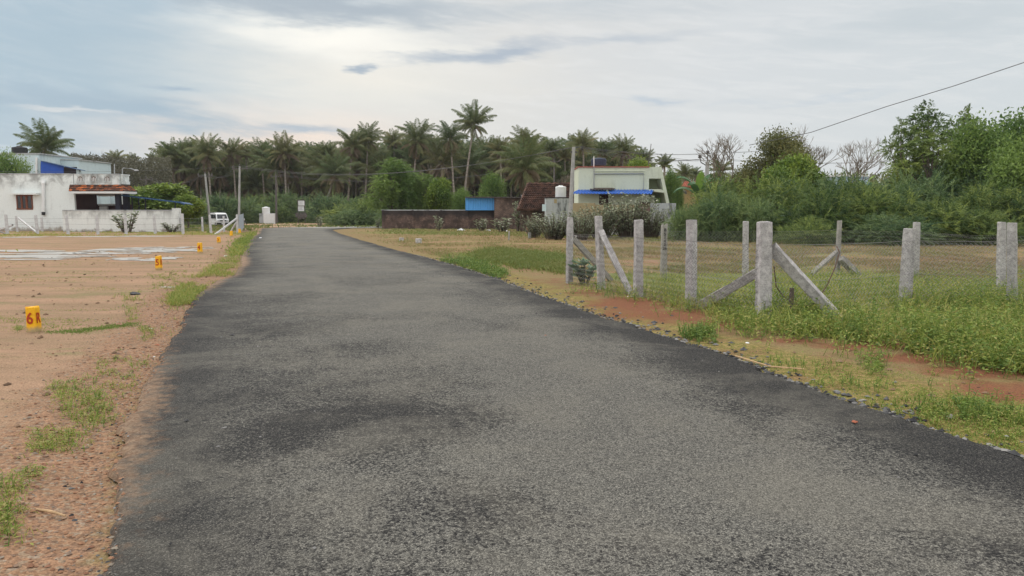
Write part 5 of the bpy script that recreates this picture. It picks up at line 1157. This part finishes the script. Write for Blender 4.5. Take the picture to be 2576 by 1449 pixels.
PF = [(108, 318, 90, 132, 0, .6, 'wide coconut palm fanning out behind the roof of the upper left house'),
 (292, 378, 128, 62, 1, .3, 'small palm crown over the balustrade of the white house'), (331, 386, 140, 48, 3, 0, 'low tip of a palm right of the lamp arm'), (383, 384, 140, 44, 3, 0, 'lone little palm tip in the gap between the scrub and the grove'),
 (424, 360, 122, 74, 1, 1.2, 'leftmost full palm of the grove, with a ragged lopsided crown'), (463, 358, 124, 76, 0, -.3, 'second full palm from the left end of the grove'),
 (520, 348, 116, 100, 2, .2, 'broad dark palm right above the leaning power pole'), (583, 352, 120, 80, 4, .3, 'brownish palm just left of the upright power pole'), (617, 362, 124, 64, 3, .2, 'narrow palm crown just right of the upright power pole'),
 (655, 358, 122, 82, 0, .4, 'dense green palm between the upright pole and the brown insulator pole'), (713, 345, 116, 96, 2, .1, 'tall palm with a brown skirt behind the brown insulator pole'), (757, 366, 126, 66, 1, -.2, 'small palm sunk in the canopy above the signboards'),
 (822, 356, 120, 84, 1, .3, 'palm with a loose crown left of the slanting trunk'), (843, 395, 112, 110, 2, -2.4, 'drooping palm on a strongly slanting pale trunk above the road end'), (886, 330, 116, 88, 4, -1.2, 'tall brownish palm with a curved trunk before the light green tree'),
 (925, 316, 118, 90, 0, -.8, 'high palm over the left edge of the light green tree'), (990, 328, 124, 74, 3, .2, 'upright palm tuft between two taller palms over the light green tree'), (1048, 312, 116, 104, 2, -1.0, 'big round palm crown above the brick wall'),
 (1080, 344, 124, 66, 1, -.4, 'smaller palm tucked right of the big round crown'), (1132, 312, 116, 92, 4, .7, 'brown-fringed palm just left of the tallest palm'), (1192, 268, 112, 104, 0, -1.9, 'tallest coconut palm of all, rising on a leaning trunk'),
 (1258, 347, 118, 84, 3, .4, 'bright palm just right of the tallest palm'), (1322, 326, 122, 94, 0, .3, 'tall feathery palm over the brick shed'), (1320, 362, 84, 150, 2, .3, 'big drooping palm standing nearest, behind the brick shed roof'),
 (1386, 346, 118, 76, 1, .2, 'palm above the tiled roof, left of the tall pale pole'), (1421, 366, 118, 72, 3, .1, 'low palm touching the tall pale pole on its left'), (1468, 332, 112, 80, 0, .2, 'upright palm just right of the top of the tall pale pole'),
 (1517, 352, 116, 74, 1, .2, 'palm over the dark tank on the green house'), (1567, 348, 114, 82, 2, .1, 'full palm over the middle of the green house'), (1620, 375, 112, 66, 3, .2, 'palm at the tilted mast over the green house'),
 (1672, 390, 100, 60, 3, .3, 'spiky palm over the slanted end of the green house'), (1722, 414, 110, 58, 0, 0, 'low bluish palm right of the green house'), (1812, 402, 95, 70, 1, .2, 'dark palm half behind the pole with three insulator arms'), (1750, 420, 115, 46, 1, 0, 'little palm tip between the green house and the banana plant')]
for i, a_ in enumerate(PF): palm(a_[0], a_[1], a_[2], a_[3], a_[4], a_[5], a_[6], 'coconut palms of the grove')
FR = 'coconut palms filling the grove'
r0 = random.Random(5)
for i in range(190):
    px = 420 + (i + r0.random()) / 190 * 1210; Y = r0.uniform(118, 155); tp = r0.uniform(356, 432) - (8 if 850 < px < 1500 else -6)
    palm(px, tp, Y, 7.4 * F / Y * r0.uniform(.85, 1.15), r0.choice((1, 2, 4, 4, 0)), r0.uniform(-1.2, 1.2), 'coconut palm deep in the grove, its crown overlapped by its neighbours', FR, nuts=False, trunk_r=.14)
for c in crowns:
    for ch in list(c.children): bpy.data.objects.remove(ch)
    bpy.data.objects.remove(c)

# dim undergrowth and far tree line, uncountable
def thicket(name, spans, Y0_, Y1_, n_, leaf, mat, label, cat='thicket'):
    b = MB(); r = rng
    for px0, px1, t0, t1, w_ in spans:
        k = int(n_ * w_); px = r.uniform(px0, px1, k); Y = r.uniform(Y0_, Y1_, k); u = np.clip(fbm(px * .02, Y * .05, 3, 3), 0, 1); tp = t0 + (t1 - t0) * u
        tz = HC + (HOR - tp) / F * Y; z = zt(Y) + (tz - zt(Y)) * r.random(k) ** .8; X = (px - CX) / F * Y; P = np.stack([X, Y, z], -1)
        D = r.normal(size=(k, 3)) + np.array([0, 0, -.3]); b.quads(leafq(P, D, leaf * r.uniform(.6, 1.4, k), leaf * .4), np.clip(.3 + .5 * fbm(px * .03, z * .6, 8, 3) + r.normal(size=k) * .12 - .15, 0, 1))
    return tag(b.build(name, M[mat]), label, cat, None, 'stuff')
thicket('grove_undergrowth', [(380, 1700, 405, 520, 1)], 150, 190, 60000, 1.2, 'scrub', 'dim brown tangle of fronds and undergrowth inside the palm grove')
thicket('distant_wood', [(-300, 1650, 398, 440, .55), (1650, 3000, 428, 455, .45)], 185, 240, 60000, 1.3, 'olive', 'far tree line closing the horizon', 'wood')
thicket('thorn_scrub', [(190, 440, 380, 425, 1)], 98, 118, 40000, .34, 'scrub', 'grey-brown leafless-looking scrub behind the white house', 'scrub')

# ------------------------------------------------------------------ bushes and trees
bp = []
for s in range(4):
    b, t = bush('thorn_bush', 6, 3.2, 1150, 1.35, 14, .22, .27, s); bp.append(register('thorn_bush', b, t, 'prosopis' if s % 2 else 'prosopis_blue', 'x', 'bush', crown='foliage', stem='stems'))
def bushes(lst, group):
    for i, (px, tp, Y, w, lab) in enumerate(lst): plant(bp[i % 4], px, tp, Y, w, 6.0, 3.3, lab, None, group)
bushes([(560, 488, 108, 170, 'feathery green bush behind the white van'), (640, 490, 116, 150, 'spreading bush behind the white block and tank'), (735, 484, 120, 150, 'dark feathery bush behind the signboards'), (690, 515, 113, 90, 'low bush right of the white block'),
        (835, 488, 114, 170, 'wide thorn bush right of the signboards'), (905, 506, 100, 170, 'bright low bush running toward the brick wall'), (885, 526, 92, 130, 'small arching bush at the lane edge'), (940, 497, 95, 130, 'thorn bush behind the left end of the brick wall'),
        (1010, 505, 86, 140, 'bush rising behind the left part of the brick wall'), (1130, 502, 88, 150, 'dark bush behind the middle of the brick wall'), (485, 500, 96, 110, 'dark bush by the gate pillar of the compound wall')], 'thorn bushes around the road end')
bushes([(1745, 515, 40, 130, 'see-through bush at the left end of the big thicket'), (1830, 442, 43, 230, 'dark thorn bush with a hollow at its foot, left part of the thicket'), (1800, 482, 39, 150, 'mid-height bush under the banana plant'), (1960, 440, 42, 240, 'thick green bush under the yellow-green tree'),
        (1900, 500, 38, 170, 'arching bush behind the dark-faced post'), (2050, 468, 37, 230, 'light feathery bush behind the slender back-row post'), (2110, 443, 42, 240, 'bush in front of the pale blue building'), (2200, 465, 38, 250, 'spreading thorn bush behind the leaning post'),
        (2300, 436, 42, 260, 'rounded bush below the tall feathery tree'), (2380, 500, 36, 240, 'low arching bush right of the leaning post'), (2430, 415, 45, 280, 'high dark bush below the right-hand tree'), (2510, 455, 38, 240, 'feathery bush behind the touching pair of posts'),
        (2600, 430, 42, 260, 'yellow-tipped bush at the right picture edge'), (2480, 530, 34, 200, 'lowest grey-green bush at the foot of the thicket right'), (2250, 540, 34, 220, 'low creeping bush at the foot of the thicket middle'), (2165, 448, 39, 170, 'bush hiding most of the pale blue building'), (2700, 480, 36, 260, 'bush beyond the right picture edge'), (2030, 545, 34, 160, 'small blue-green bush at the thicket foot, right of the corner post'), (2840, 440, 40, 300, 'big bush far beyond the right edge')], 'bushes of the thicket behind the right field')
b, t = tree(5, 7, .14, 1500, .7, 10, .2, .3, 10, 'spray', open_=.4); tA = register('feathery_tree', b, t, 'fresh', 'x', 'tree')
b, t = tree(4.5, 6, .13, 2200, .25, 7, .28, .5, 9, 'leaf'); tB = register('young_tree', b, t, 'lime', 'x', 'tree')
b, t = tree(8, 8, .25, 2600, .35, 8, .24, .5, 20, 'leaf', ls=.62, open_=.5); tC = register('shade_tree', b, t, 'olive', 'x', 'tree')
b, t = tree(6, 9.5, .13, 420, .8, 9, .30, .30, 17, 'spray', open_=.5, zlo=.3, ls=.62); tD = register('tall_feathery_tree', b, t, 'prosopis', 'x', 'tree')
b, t = tree(7, 5, .2, 3200, .30, 8, .20, .5, 16, 'leaf', zlo=.2, ls=.72); tE = register('garden_tree', b, t, 'fresh', 'x', 'tree')
plant(tA, 985, 400, 80, 125, 5, 7, 'tall light green feathery tree behind the left part of the brick wall')
plant(tA, 1075, 440, 82, 90, 5, 7, 'slim feathery tree between the tall light green tree and the lime-green tree'); plant(tA, 1030, 425, 86, 90, 5, 7, 'darker feathery tree right behind the tall light green one')
plant(tB, 1112, 452, 79, 68, 4.5, 6, 'bright lime-green young tree left of the blue sheet'); plant(tE, 1238, 440, 78, 75, 7, 5, 'round deep green tree above the blue sheet'); plant(tE, 1165, 477, 77, 66, 7, 5, 'small dark green tree between the lime-green tree and the blue sheet')
plant(tE, 25, 389, 76, 110, 7, 5, 'leafy tree at the left edge before the upper house'); plant(tB, 415, 466, 73, 165, 4.5, 6, 'spreading lime-green tree under the blue awning'); plant(tB, 355, 474, 76, 90, 4.5, 6, 'lime-green tree top behind the awning start'); plant(tB, 470, 492, 72, 80, 4.5, 6, 'low yellow-green tree by the end of the compound wall')
plant(tC, 1950, 336, 56, 165, 8, 8, 'brown-green half bare tree rising behind the thicket'); plant(tC, 1990, 375, 54, 110, 8, 8, 'brownish tree leaning against the half bare tree'); plant(tC, 1870, 425, 60, 100, 8, 8, 'low olive tree right of the banana plant'); plant(tB, 2010, 395, 50, 120, 4.5, 6, 'yellow-green rounded tree in the middle of the thicket'); plant(tB, 1950, 425, 48, 100, 4.5, 6, 'lower yellowish tree left of the rounded one')
plant(tB, 1610, 402, 75, 80, 4.5, 6, 'small lime tree peeping over the green house roof'); plant(tE, 1690, 430, 68, 50, 4.5, 6, 'lime tree behind the slanted end of the green house')
plant(tD, 2330, 262, 48, 190, 6, 9.5, 'tall airy tree with feathery sky-lit leaves'); plant(tD, 2262, 300, 47, 105, 6, 9.5, 'slimmer airy tree left of the tall one'); plant(tD, 2405, 270, 50, 120, 6, 9.5, 'airy tree whose top meets the tall one on its right'); plant(tE, 2440, 312, 46, 200, 7, 5, 'dense green tree right of the airy trees'); plant(tD, 2340, 330, 45, 200, 6, 9.5, 'shorter airy tree in front of the tall one')
plant(tE, 2530, 300, 48, 230, 7, 5, 'dark leafy tree at the upper right edge'); plant(tE, 2650, 300, 46, 180, 7, 5, 'leafy tree beyond the right edge'); plant(tE, 2590, 345, 42, 210, 7, 5, 'rounded green tree low at the right edge')
for i, (px, tp, Y, sd, ln, lab) in enumerate([(2105, 345, 60, 3, .1, 'bare twiggy tree standing alone against the sky'), (1865, 338, 57, 8, -.35, 'bare tree leaning left of the half bare tree'), (1985, 318, 58, 12, .1, 'bare crown sticking out above the half bare tree'), (262, 375, 100, 5, 0, 'bare thorn tree over the white house terrace'), (225, 385, 102, 6, 0, 'second bare thorn tree left of the first, over the white house'), (1080, 405, 88, 15, .1, 'crooked pale bare tree between the palms'), (1420, 425, 80, 21, .2, 'bare branches behind the tiled roof')]):
    hgt_ = at(px, tp, Y).z - float(zt(Y)); root = empty('bare_tree', (at(px, 500, Y).x, Y, float(zt(Y))), lab, 'tree', 'leafless trees')
    t = bare(hgt_ * (1.12 if abs(ln) < .3 else 1.1), sd, 6 if i < 3 else 5, .55, .17 if i < 3 else .12, ln); V = np.vstack(t.v); k = hgt_ / V[:, 2].max(); t.v = [v * k for v in t.v]; o = t.build('branches', M['twig']); o.parent = root
# banana plant
b = MB(); t = MB()
for k in range(8):
    a = k * 2.4; e0 = R_(75 - k * 5); L_ = 2.4; tt = np.linspace(0, 1, 9); ang = e0 - R_(85) * tt ** 1.3; ds = L_ / 8; hx = np.r_[0, np.cumsum(np.cos(ang[:-1]) * ds)]; hz_ = np.r_[0, np.cumsum(np.sin(ang[:-1]) * ds)]
    P = np.stack([hx * math.cos(a), hx * math.sin(a), 2.2 + hz_], -1); sd = np.array([-math.sin(a), math.cos(a), 0]); w_ = .32 * np.sin(math.pi * np.clip(tt * .9 + .08, 0, 1)) ** .6; up = np.array([0, 0, .12])
    for s in (-1, 1):
        E = P + sd * s * w_[:, None] - up * 1.0; q = np.stack([P[:-1], P[1:], E[1:], E[:-1]], 1); b.quads(q, .35 if k else 1.0)
t.tube([(0, 0, -.1), (0, 0, 1.2), (0, 0, 2.3)], [.16, .13, .09], 8)
bn = register('banana_plant', b, t, 'banana', 'x', 'banana plant', crown='leaves', stem='stem'); plant(bn, 1757, 432, 60, 110, 4.2, 4.2, 'large banana plant with one upright lime leaf, behind the thicket left end'); plant(bn, 1800, 455, 62, 90, 4.2, 4.2, 'second banana plant right of the three-armed pole'); plant(bn, 2170, 442, 52, 60, 4.2, 4.2, 'banana top above the thicket before the pale blue building')

# milkweed (broad pale leaves)
def milkweed(w, h, ns, ll, per):
    b = MB(); t = MB()
    for k in range(ns):
        a = random.random() * 6.28; r = w * .42 * random.random() ** .6; e = np.array([math.cos(a) * r, math.sin(a) * r, h * random.uniform(.4, 1) ** .8]); s = e * np.array([.3, .3, 0]); t.tube([s, (s + e) / 2 + [0, 0, h * .08], e], [.02, .015, .006], 4, cap=False)
        u = rng.uniform(.2, 1.05, per); P = s + (e - s) * u[:, None]; an = np.arange(per) * 2.4 + a; D = np.stack([np.cos(an), np.sin(an), rng.uniform(.1, .9, per)], -1); b.quads(leafq(P, D, ll * rng.uniform(.7, 1.2, per), ll * .55, np.tile([0, 0, 1.], (per, 1)) + rng.normal(size=(per, 3)) * .3), np.clip(rng.normal(.5, .25, per), 0, 1))
    return b, t
b, t = milkweed(3, 2.2, 80, .15, 26); mk = register('milkweed_bush', b, t, 'calo', 'x', 'bush', crown='foliage', stem='stems')
b, t = milkweed(1, 1, 14, .17, 12); mk2 = register('milkweed', b, t, 'calo', 'x', 'shrub', crown='foliage', stem='stems')
MW = 'grey-green milkweed bushes'
for px, tp, Y, w, lab in [(1585, 490, 44, 130, 'tallest pale milkweed bush, before the boundary wall'), (1515, 515, 43, 110, 'milkweed bush right of the first roadside post top'), (1640, 520, 44, 80, 'twiggy milkweed before the brown pillar'), (1395, 535, 42, 110, 'low leafy milkweed under the stained wall'), (1345, 545, 45, 60, 'small milkweed right of the brick shed'), (1462, 530, 41, 90, 'milkweed behind the first roadside post')]: plant(mk, px, tp, Y, w, 3, 2.3, lab, None, MW)
for px, tp, Y, w, lab in [(1305, 507, 62, 34, 'slender tall milkweed against the brick shed'), (1212, 550, 64, 40, 'milkweed seedling pair under the blue sheet'), (1102, 543, 66, 26, 'lone milkweed before the brick wall'), (1265, 548, 60, 60, 'loose milkweed at the brick shed foot'), (803, 545, 84, 20, 'tiny shrub by the lane'), (950, 548, 80, 12, 'pale seedling at the lane before the brick wall')]: plant(mk2, px, tp, Y, w, 1, 1.05, lab, None, MW)
b, t = milkweed(.62, .62, 11, .21, 10); mk3 = register('milkweed', b, t, 'fresh', 'x', 'shrub', crown='foliage', stem='stems'); mk3.children[0].data.materials[0] = leafmat('grey_green_broad_leaf', [(0, (.10, .19, .11)), (.6, (.21, .33, .21)), (1, (.42, .52, .40))], .25)
g_ = gp(1470, 714); plant(mk3, 1472, 650, g_.y, 76, .66, .68, 'bluish broad-leaved milkweed between the two farthest roadside posts')
g_ = gp(2098, 815); plant(mk3, 2096, 782, g_.y, 28, .66, .68, 'young pale milkweed at the foot of the heavy steep brace')
for px, tp, Y, w, lab in [(315, 530, 58, 60, 'leafy bush with dark oval leaves before the compound wall'), (425, 560, 59, 50, 'low weedy bush at the right foot of the compound wall')]: plant(mk2, px, tp, Y, w, 1, 1.05, lab)
# brush heap under the thicket
b = MB()
for i in range(420):
    g_ = gp(rng.uniform(1690, 2060), rng.uniform(588, 606)); hh = max(.05, .75 * math.exp(-((proj((g_.x, g_.y, 0))[0] - 1880) / 90) ** 2)) * rng.random(); d_ = Vector(rng.normal(size=3) * .5); d_.z *= .5; p_ = g_ + Vector((0, 0, hh)); b.tube([p_ - d_, p_ + Vector(rng.normal(size=3) * .12), p_ + d_], .012, 3, cap=False)
tag(b.build('brush_heap', M['twig']), 'heap of dry reddish brushwood at the foot of the thicket behind the lit-edge post', 'brushwood')

# ------------------------------------------------------------------ ground cover
def scatter_px(poly, n_, jitter=0):
    poly = np.array(poly, float); lo, hi = poly.min(0), poly.max(0); P = rng.uniform(lo, hi, (n_ * 3, 2)); x, y = P[:, 0].copy(), P[:, 1].copy(); P = P + rng.standard_t(3, P.shape) * [(hi[0] - lo[0]) * .012 + 3, (hi[1] - lo[1]) * .02 + .6]; P[:, 1] = np.maximum(P[:, 1], 545); ins = np.zeros(len(P), bool); j = len(poly) - 1
    for i in range(len(poly)):
        c = ((poly[i, 1] > y) != (poly[j, 1] > y)) & (x < (poly[j, 0] - poly[i, 0]) * (y - poly[i, 1]) / (poly[j, 1] - poly[i, 1] + 1e-9) + poly[i, 0]); ins ^= c; j = i
    G_ = gpv(P[ins][:n_, 0], P[ins][:n_, 1]); G_[:, 2] = np.maximum(ground_z(G_[:, 0], G_[:, 1]), G_[:, 2] - .1); return G_
def offroad(G_, m_=.0): return G_[(rr_(G_[:, 0], G_[:, 1]) > m_) | (ll_(G_[:, 0], G_[:, 1]) > m_) | (G_[:, 1] > YEND)]
def weeds(b, G_, h, per, ll, lw=.42, tint=(.1, .8), spread=.10):
    k = len(G_); hh = h * rng.uniform(.3, 1.1, k) * (.55 + .9 * fbm(G_[:, 0] * 1.3, G_[:, 1] * 1.3, 77, 3)); tt = rng.uniform(*tint, k); lean = rng.normal(size=(k, 3)) * [.25, .25, 0]
    for q in range(per):
        u = (q + 1) / per; P = G_ + np.array([0, 0, 1.]) * (hh * u)[:, None] + lean * (hh * u)[:, None] + rng.normal(size=(k, 3)) * [spread * .4, spread * .4, .01]
        an = rng.uniform(0, 6.28, k); D = np.stack([np.cos(an), np.sin(an), rng.uniform(-.1, .9, k)], -1); L_ = ll * rng.uniform(.6, 1.3, k) * (1.15 - .35 * u)
        b.quads(leafq(P, D, L_, L_ * lw, np.tile([0, 0, 1.], (k, 1)) + rng.normal(size=(k, 3)) * .35, droop=.2), np.clip(tt + .15 * u + rng.normal(size=k) * .08, 0, 1))
    S_ = np.array([.004, 0, 0]); top = G_ + np.array([0, 0, 1.]) * hh[:, None] + lean * hh[:, None]; b.quads(np.stack([G_ - S_, G_ + S_, top + S_ * .4, top - S_ * .4], 1), tt * .6)
def blades(b, G_, h, per, w_, tint=(0, 1), sp=.06):
    for q in range(per):
        k = len(G_); P = G_ + rng.normal(size=(k, 3)) * [sp, sp, 0]; an = rng.uniform(0, 6.28, k); D = np.stack([np.cos(an) * .5, np.sin(an) * .5, rng.uniform(.5, 1.2, k)], -1); L_ = h * rng.uniform(.4, 1.2, k)
        b.quads(leafq(P, D, L_, w_ * rng.uniform(.7, 1.3, k), droop=.25), np.clip(rng.uniform(*tint, k) + (fbm(P[:, 0] * .4, P[:, 1] * .4, 6, 3) - .5) * .5, 0, 1))
# the leafy weed bed inside and before the fence
wb_ = MB()
poly = [(1470, 742), (1560, 742), (1620, 752), (1700, 772), (1800, 795), (1850, 838), (1950, 848), (2080, 850), (2200, 872), (2320, 892), (2450, 920), (2576, 950), (2900, 1010), (2900, 690), (2500, 690), (2200, 700), (2000, 690), (1760, 690), (1600, 694), (1470, 715)]
G_ = offroad(scatter_px(poly, 9000), .3); G_ = G_[fbm(G_[:, 0] * .8, G_[:, 1] * .8, 91, 4) + rng.normal(size=len(G_)) * .05 > .48]; weeds(wb_, G_, .30, 11, .058, .4, (.1, 1)); blades(wb_, G_[::2], .34, 3, .010, (.5, 1), .15)
poly2 = [(1900, 800), (2050, 842), (2200, 866), (2450, 912), (2900, 990), (2900, 800), (2500, 760), (2200, 770), (2000, 770)]
G_ = offroad(scatter_px(poly2, 5200), .3); G_ = G_[fbm(G_[:, 0] * .9, G_[:, 1] * .9, 92, 4) + rng.normal(size=len(G_)) * .06 > .46]; weeds(wb_, G_[::2], .36, 14, .075, .42, (.05, .6)); weeds(wb_, G_[1::2], .42, 12, .055, .3, (.45, 1))
G_ = offroad(scatter_px([(1600, 700), (2900, 700), (2900, 950), (2300, 880), (1900, 830), (1620, 745)], 1500), .4); blades(wb_, G_, .5, 3, .010, (.75, 1), .1)
tag(wb_.build('weeds', M['weed']), 'dense bed of knee-high leafy weeds in and before the fenced plot', 'weeds', None, 'stuff')
gb2 = MB()
G_ = offroad(scatter_px([(1080, 660), (1200, 628), (1420, 640), (1600, 690), (1900, 690), (2300, 700), (2900, 700), (2900, 608), (1900, 604), (1350, 585), (960, 584), (900, 590), (1000, 620)], 24000), .6); G_ = G_[fbm(G_[:, 0] * .35, G_[:, 1] * .35, 12, 3) > .45]; blades(gb2, G_, .14, 3, .024, (.25, 1), .12); H_ = G_[fbm(G_[:, 0] * .22, G_[:, 1] * .3, 99, 3) > .54]; weeds(gb2, H_[::2], .22, 7, .06, .4, (.0, .5), .1)
G_ = offroad(scatter_px([(1180, 640), (1250, 625), (1420, 645), (1440, 690), (1300, 672), (1210, 655)], 5000), .3); blades(gb2, G_, .20, 4, .03, (0, .35), .08)
G_ = offroad(scatter_px([(960, 574), (1330, 578), (1700, 600), (1700, 610), (1300, 596), (960, 588)], 2500), .2); blades(gb2, G_, .20, 3, .06, (0, .45), .15)
tag(gb2.build('field_grass', M['grass']), 'patchy dry and green grass over the right field', 'grass', None, 'stuff')
# roadside moss, creepers and seedlings on the right shoulder
sh_ = MB()
G_ = offroad(scatter_px([(1400, 752), (1600, 790), (1800, 862), (2000, 905), (2250, 930), (2576, 1010), (2900, 1080), (2900, 1280), (2576, 1150), (2424, 1105), (2140, 1005), (1811, 880), (1640, 832)], 16000), .03); nz_ = fbm(G_[:, 0] * 1.6, G_[:, 1] * 1.6, 31, 4) - .12 * np.clip(red_b(G_[:, 0], G_[:, 1]), 0, 1); G_ = G_[nz_ > .51]; blades(sh_, G_, .022, 3, .006, (.4, 1), .03)
G_ = offroad(scatter_px([(1950, 915), (2150, 905), (2350, 935), (2576, 1000), (2900, 1070), (2900, 1240), (2576, 1130), (2400, 1085), (2150, 990)], 1300), .05); nz_ = fbm(G_[:, 0] * 1.4, G_[:, 1] * 1.4, 41, 3); G_ = G_[nz_ > .57]; weeds(sh_, G_, .13, 9, .035, .4, (.2, .9), .04)
G_ = offroad(scatter_px([(1100, 655), (1180, 650), (1280, 690), (1250, 705), (1150, 680)], 900), .1); weeds(sh_, G_, .16, 8, .06, .45, (.0, .5))
G_ = offroad(scatter_px([(1740, 828), (1800, 832), (1800, 862), (1750, 858)], 60), .05); weeds(sh_, G_, .16, 10, .05, .4, (.2, .6), .05)
G_ = offroad(scatter_px([(1700, 835), (1760, 840), (1770, 860), (1720, 852)], 60), .0); weeds(sh_, G_, .17, 10, .045, .4, (.1, .5), .05)
G_ = offroad(scatter_px([(1820, 872), (2100, 885), (2576, 985), (2900, 1050), (2900, 1250), (2500, 1118), (2140, 1000), (1900, 915)], 2600), .08); nz_ = fbm(G_[:, 0] * 2.5, G_[:, 1] * 2.5, 43, 3); G_ = G_[nz_ > .55]; weeds(sh_, G_, .05, 6, .022, .45, (.4, 1), .03)
G_ = offroad(scatter_px([(2170, 905), (2240, 905), (2240, 945), (2180, 945)], 26)); weeds(sh_, G_, .2, 12, .05, .4, (.3, .7), .05)
G_ = offroad(scatter_px([(2400, 1010), (2500, 1000), (2540, 1040), (2420, 1060)], 30)); weeds(sh_, G_, .2, 12, .045, .4, (.2, .6), .05)
tag(sh_.build('roadside_herbs', M['weed']), 'low yellow-green creepers and seedlings along the right road edge', 'weeds', None, 'stuff')
# left verge
lv = MB()
G_ = offroad(scatter_px([(425, 770), (440, 735), (490, 700), (545, 665), (585, 640), (600, 648), (588, 690), (545, 708), (490, 742), (480, 772)], 1900), -.02); G_ = G_[fbm(G_[:, 0] * 1.5, G_[:, 1] * .8, 71, 3) > .45]; weeds(lv, G_, .10, 6, .035, .35, (.35, .95), .08); blades(lv, G_, .15, 3, .010, (.3, .95), .08)
G_ = offroad(scatter_px([(585, 645), (600, 605), (625, 590), (650, 578), (640, 600), (612, 640)], 900), 0); blades(lv, G_, .22, 4, .03, (.1, .8), .15)
G_ = offroad(scatter_px([(440, 780), (330, 900), (180, 1060), (40, 1200), (100, 1210), (270, 1050), (400, 880), (455, 800)], 420), .05); G_ = G_[fbm(G_[:, 0] * 2, G_[:, 1] * 2, 111, 3) > .5]; weeds(lv, G_, .06, 7, .028, .4, (.3, 1), .05); blades(lv, G_, .07, 4, .005, (.4, 1), .05)
for poly, k, h_ in [([(60, 1100), (120, 1080), (190, 1095), (150, 1115), (80, 1118)], 60, .04), ([(150, 985), (230, 960), (275, 1000), (288, 1060), (235, 1075), (180, 1070), (155, 1030)], 230, .10), ([(245, 905), (330, 900), (335, 950), (240, 958)], 90, .035), ([(50, 1125), (140, 1115), (190, 1110), (100, 1150)], 60, .025), ([(-60, 1220), (20, 1190), (50, 1290), (40, 1385), (-60, 1400)], 150, .10), ([(40, 1205), (110, 1180), (60, 1260)], 50, .03),
        ([(290, 745), (360, 735), (370, 765), (300, 765)], 50, .12), ([(355, 830), (385, 828), (388, 858), (360, 858)], 50, .09), ([(370, 690), (470, 680), (470, 700), (380, 706)], 160, .06), ([(380, 715), (460, 705), (455, 730), (380, 728)], 120, .05), ([(320, 775), (345, 775), (345, 810), (322, 810)], 40, .10), ([(120, 970), (160, 965), (165, 985), (125, 990)], 30, .05), ([(40, 820), (56, 820), (56, 835), (40, 835)], 20, .07)]:
    G_ = offroad(scatter_px(poly, int(k * .55)), .0); weeds(lv, G_, h_ * .85, 8, .024 + h_ * .09, .38, (.1, .9), .05); blades(lv, G_, h_, 4, .005, (.3, 1), .05)
G_ = offroad(scatter_px([(-200, 790), (120, 835), (350, 775), (560, 640), (600, 590), (0, 600), (-200, 640)], 9000), .1); nz_ = fbm(G_[:, 0] * .35, G_[:, 1] * 1.3, 51, 4); G_ = G_[nz_ > .56]; blades(lv, G_, .025, 3, .012, (.1, .9), .06)
G_ = offroad(scatter_px([(110, 836), (240, 828), (350, 815), (340, 826), (200, 842)], 500), 0); blades(lv, G_, .03, 4, .01, (0, .4), .04)
G_ = offroad(scatter_px([(-100, 585), (640, 582), (640, 592), (-100, 596)], 2600), 0); G_ = G_[fbm(G_[:, 0] * .3, G_[:, 1] * .3, 81, 3) > .5]; blades(lv, G_, .16, 3, .05, (.5, 1), .2)
tag(lv.build('verge_plants', M['weed']), 'scattered creepers and tufts on the left shoulder and plot', 'weeds', None, 'stuff')
fv = MB()
G_ = offroad(scatter_px([(450, 560), (640, 556), (1000, 562), (980, 572), (660, 574), (640, 580), (450, 583)], 3500), .3); G_ = G_[fbm(G_[:, 0] * .15, G_[:, 1] * .15, 61, 3) > .45]; blades(fv, G_, .4, 3, .12, (0, .6), .3)
tag(fv.build('far_grass', M['grass']), 'rough grass around the lane beyond the road end', 'grass', None, 'stuff')
for o in list(bpy.data.objects):
    if o.parent is None and o.location.z < -400:
        for ch in list(o.children): bpy.data.objects.remove(ch)
        bpy.data.objects.remove(o)

# ------------------------------------------------------------------ thin evening haze
m = bpy.data.materials.new('haze_air'); m.use_nodes = True; m.node_tree.nodes.clear(); n = N(m.node_tree)
pv = n.node('ShaderNodeVolumePrincipled'); pv.inputs['Color'].default_value = (.86, .88, .92, 1); pv.inputs['Density'].default_value = .00022; pv.inputs['Anisotropy'].default_value = .3
o_ = n.node('ShaderNodeOutputMaterial'); n.l.new(pv.outputs[0], o_.inputs['Volume'])
b = MB(); b.box((-480, -480, -1.8), (480, 480, 23)); tag(b.build('haze', m), 'thin pale evening haze over the plots and the palm grove', 'haze', None, 'stuff')
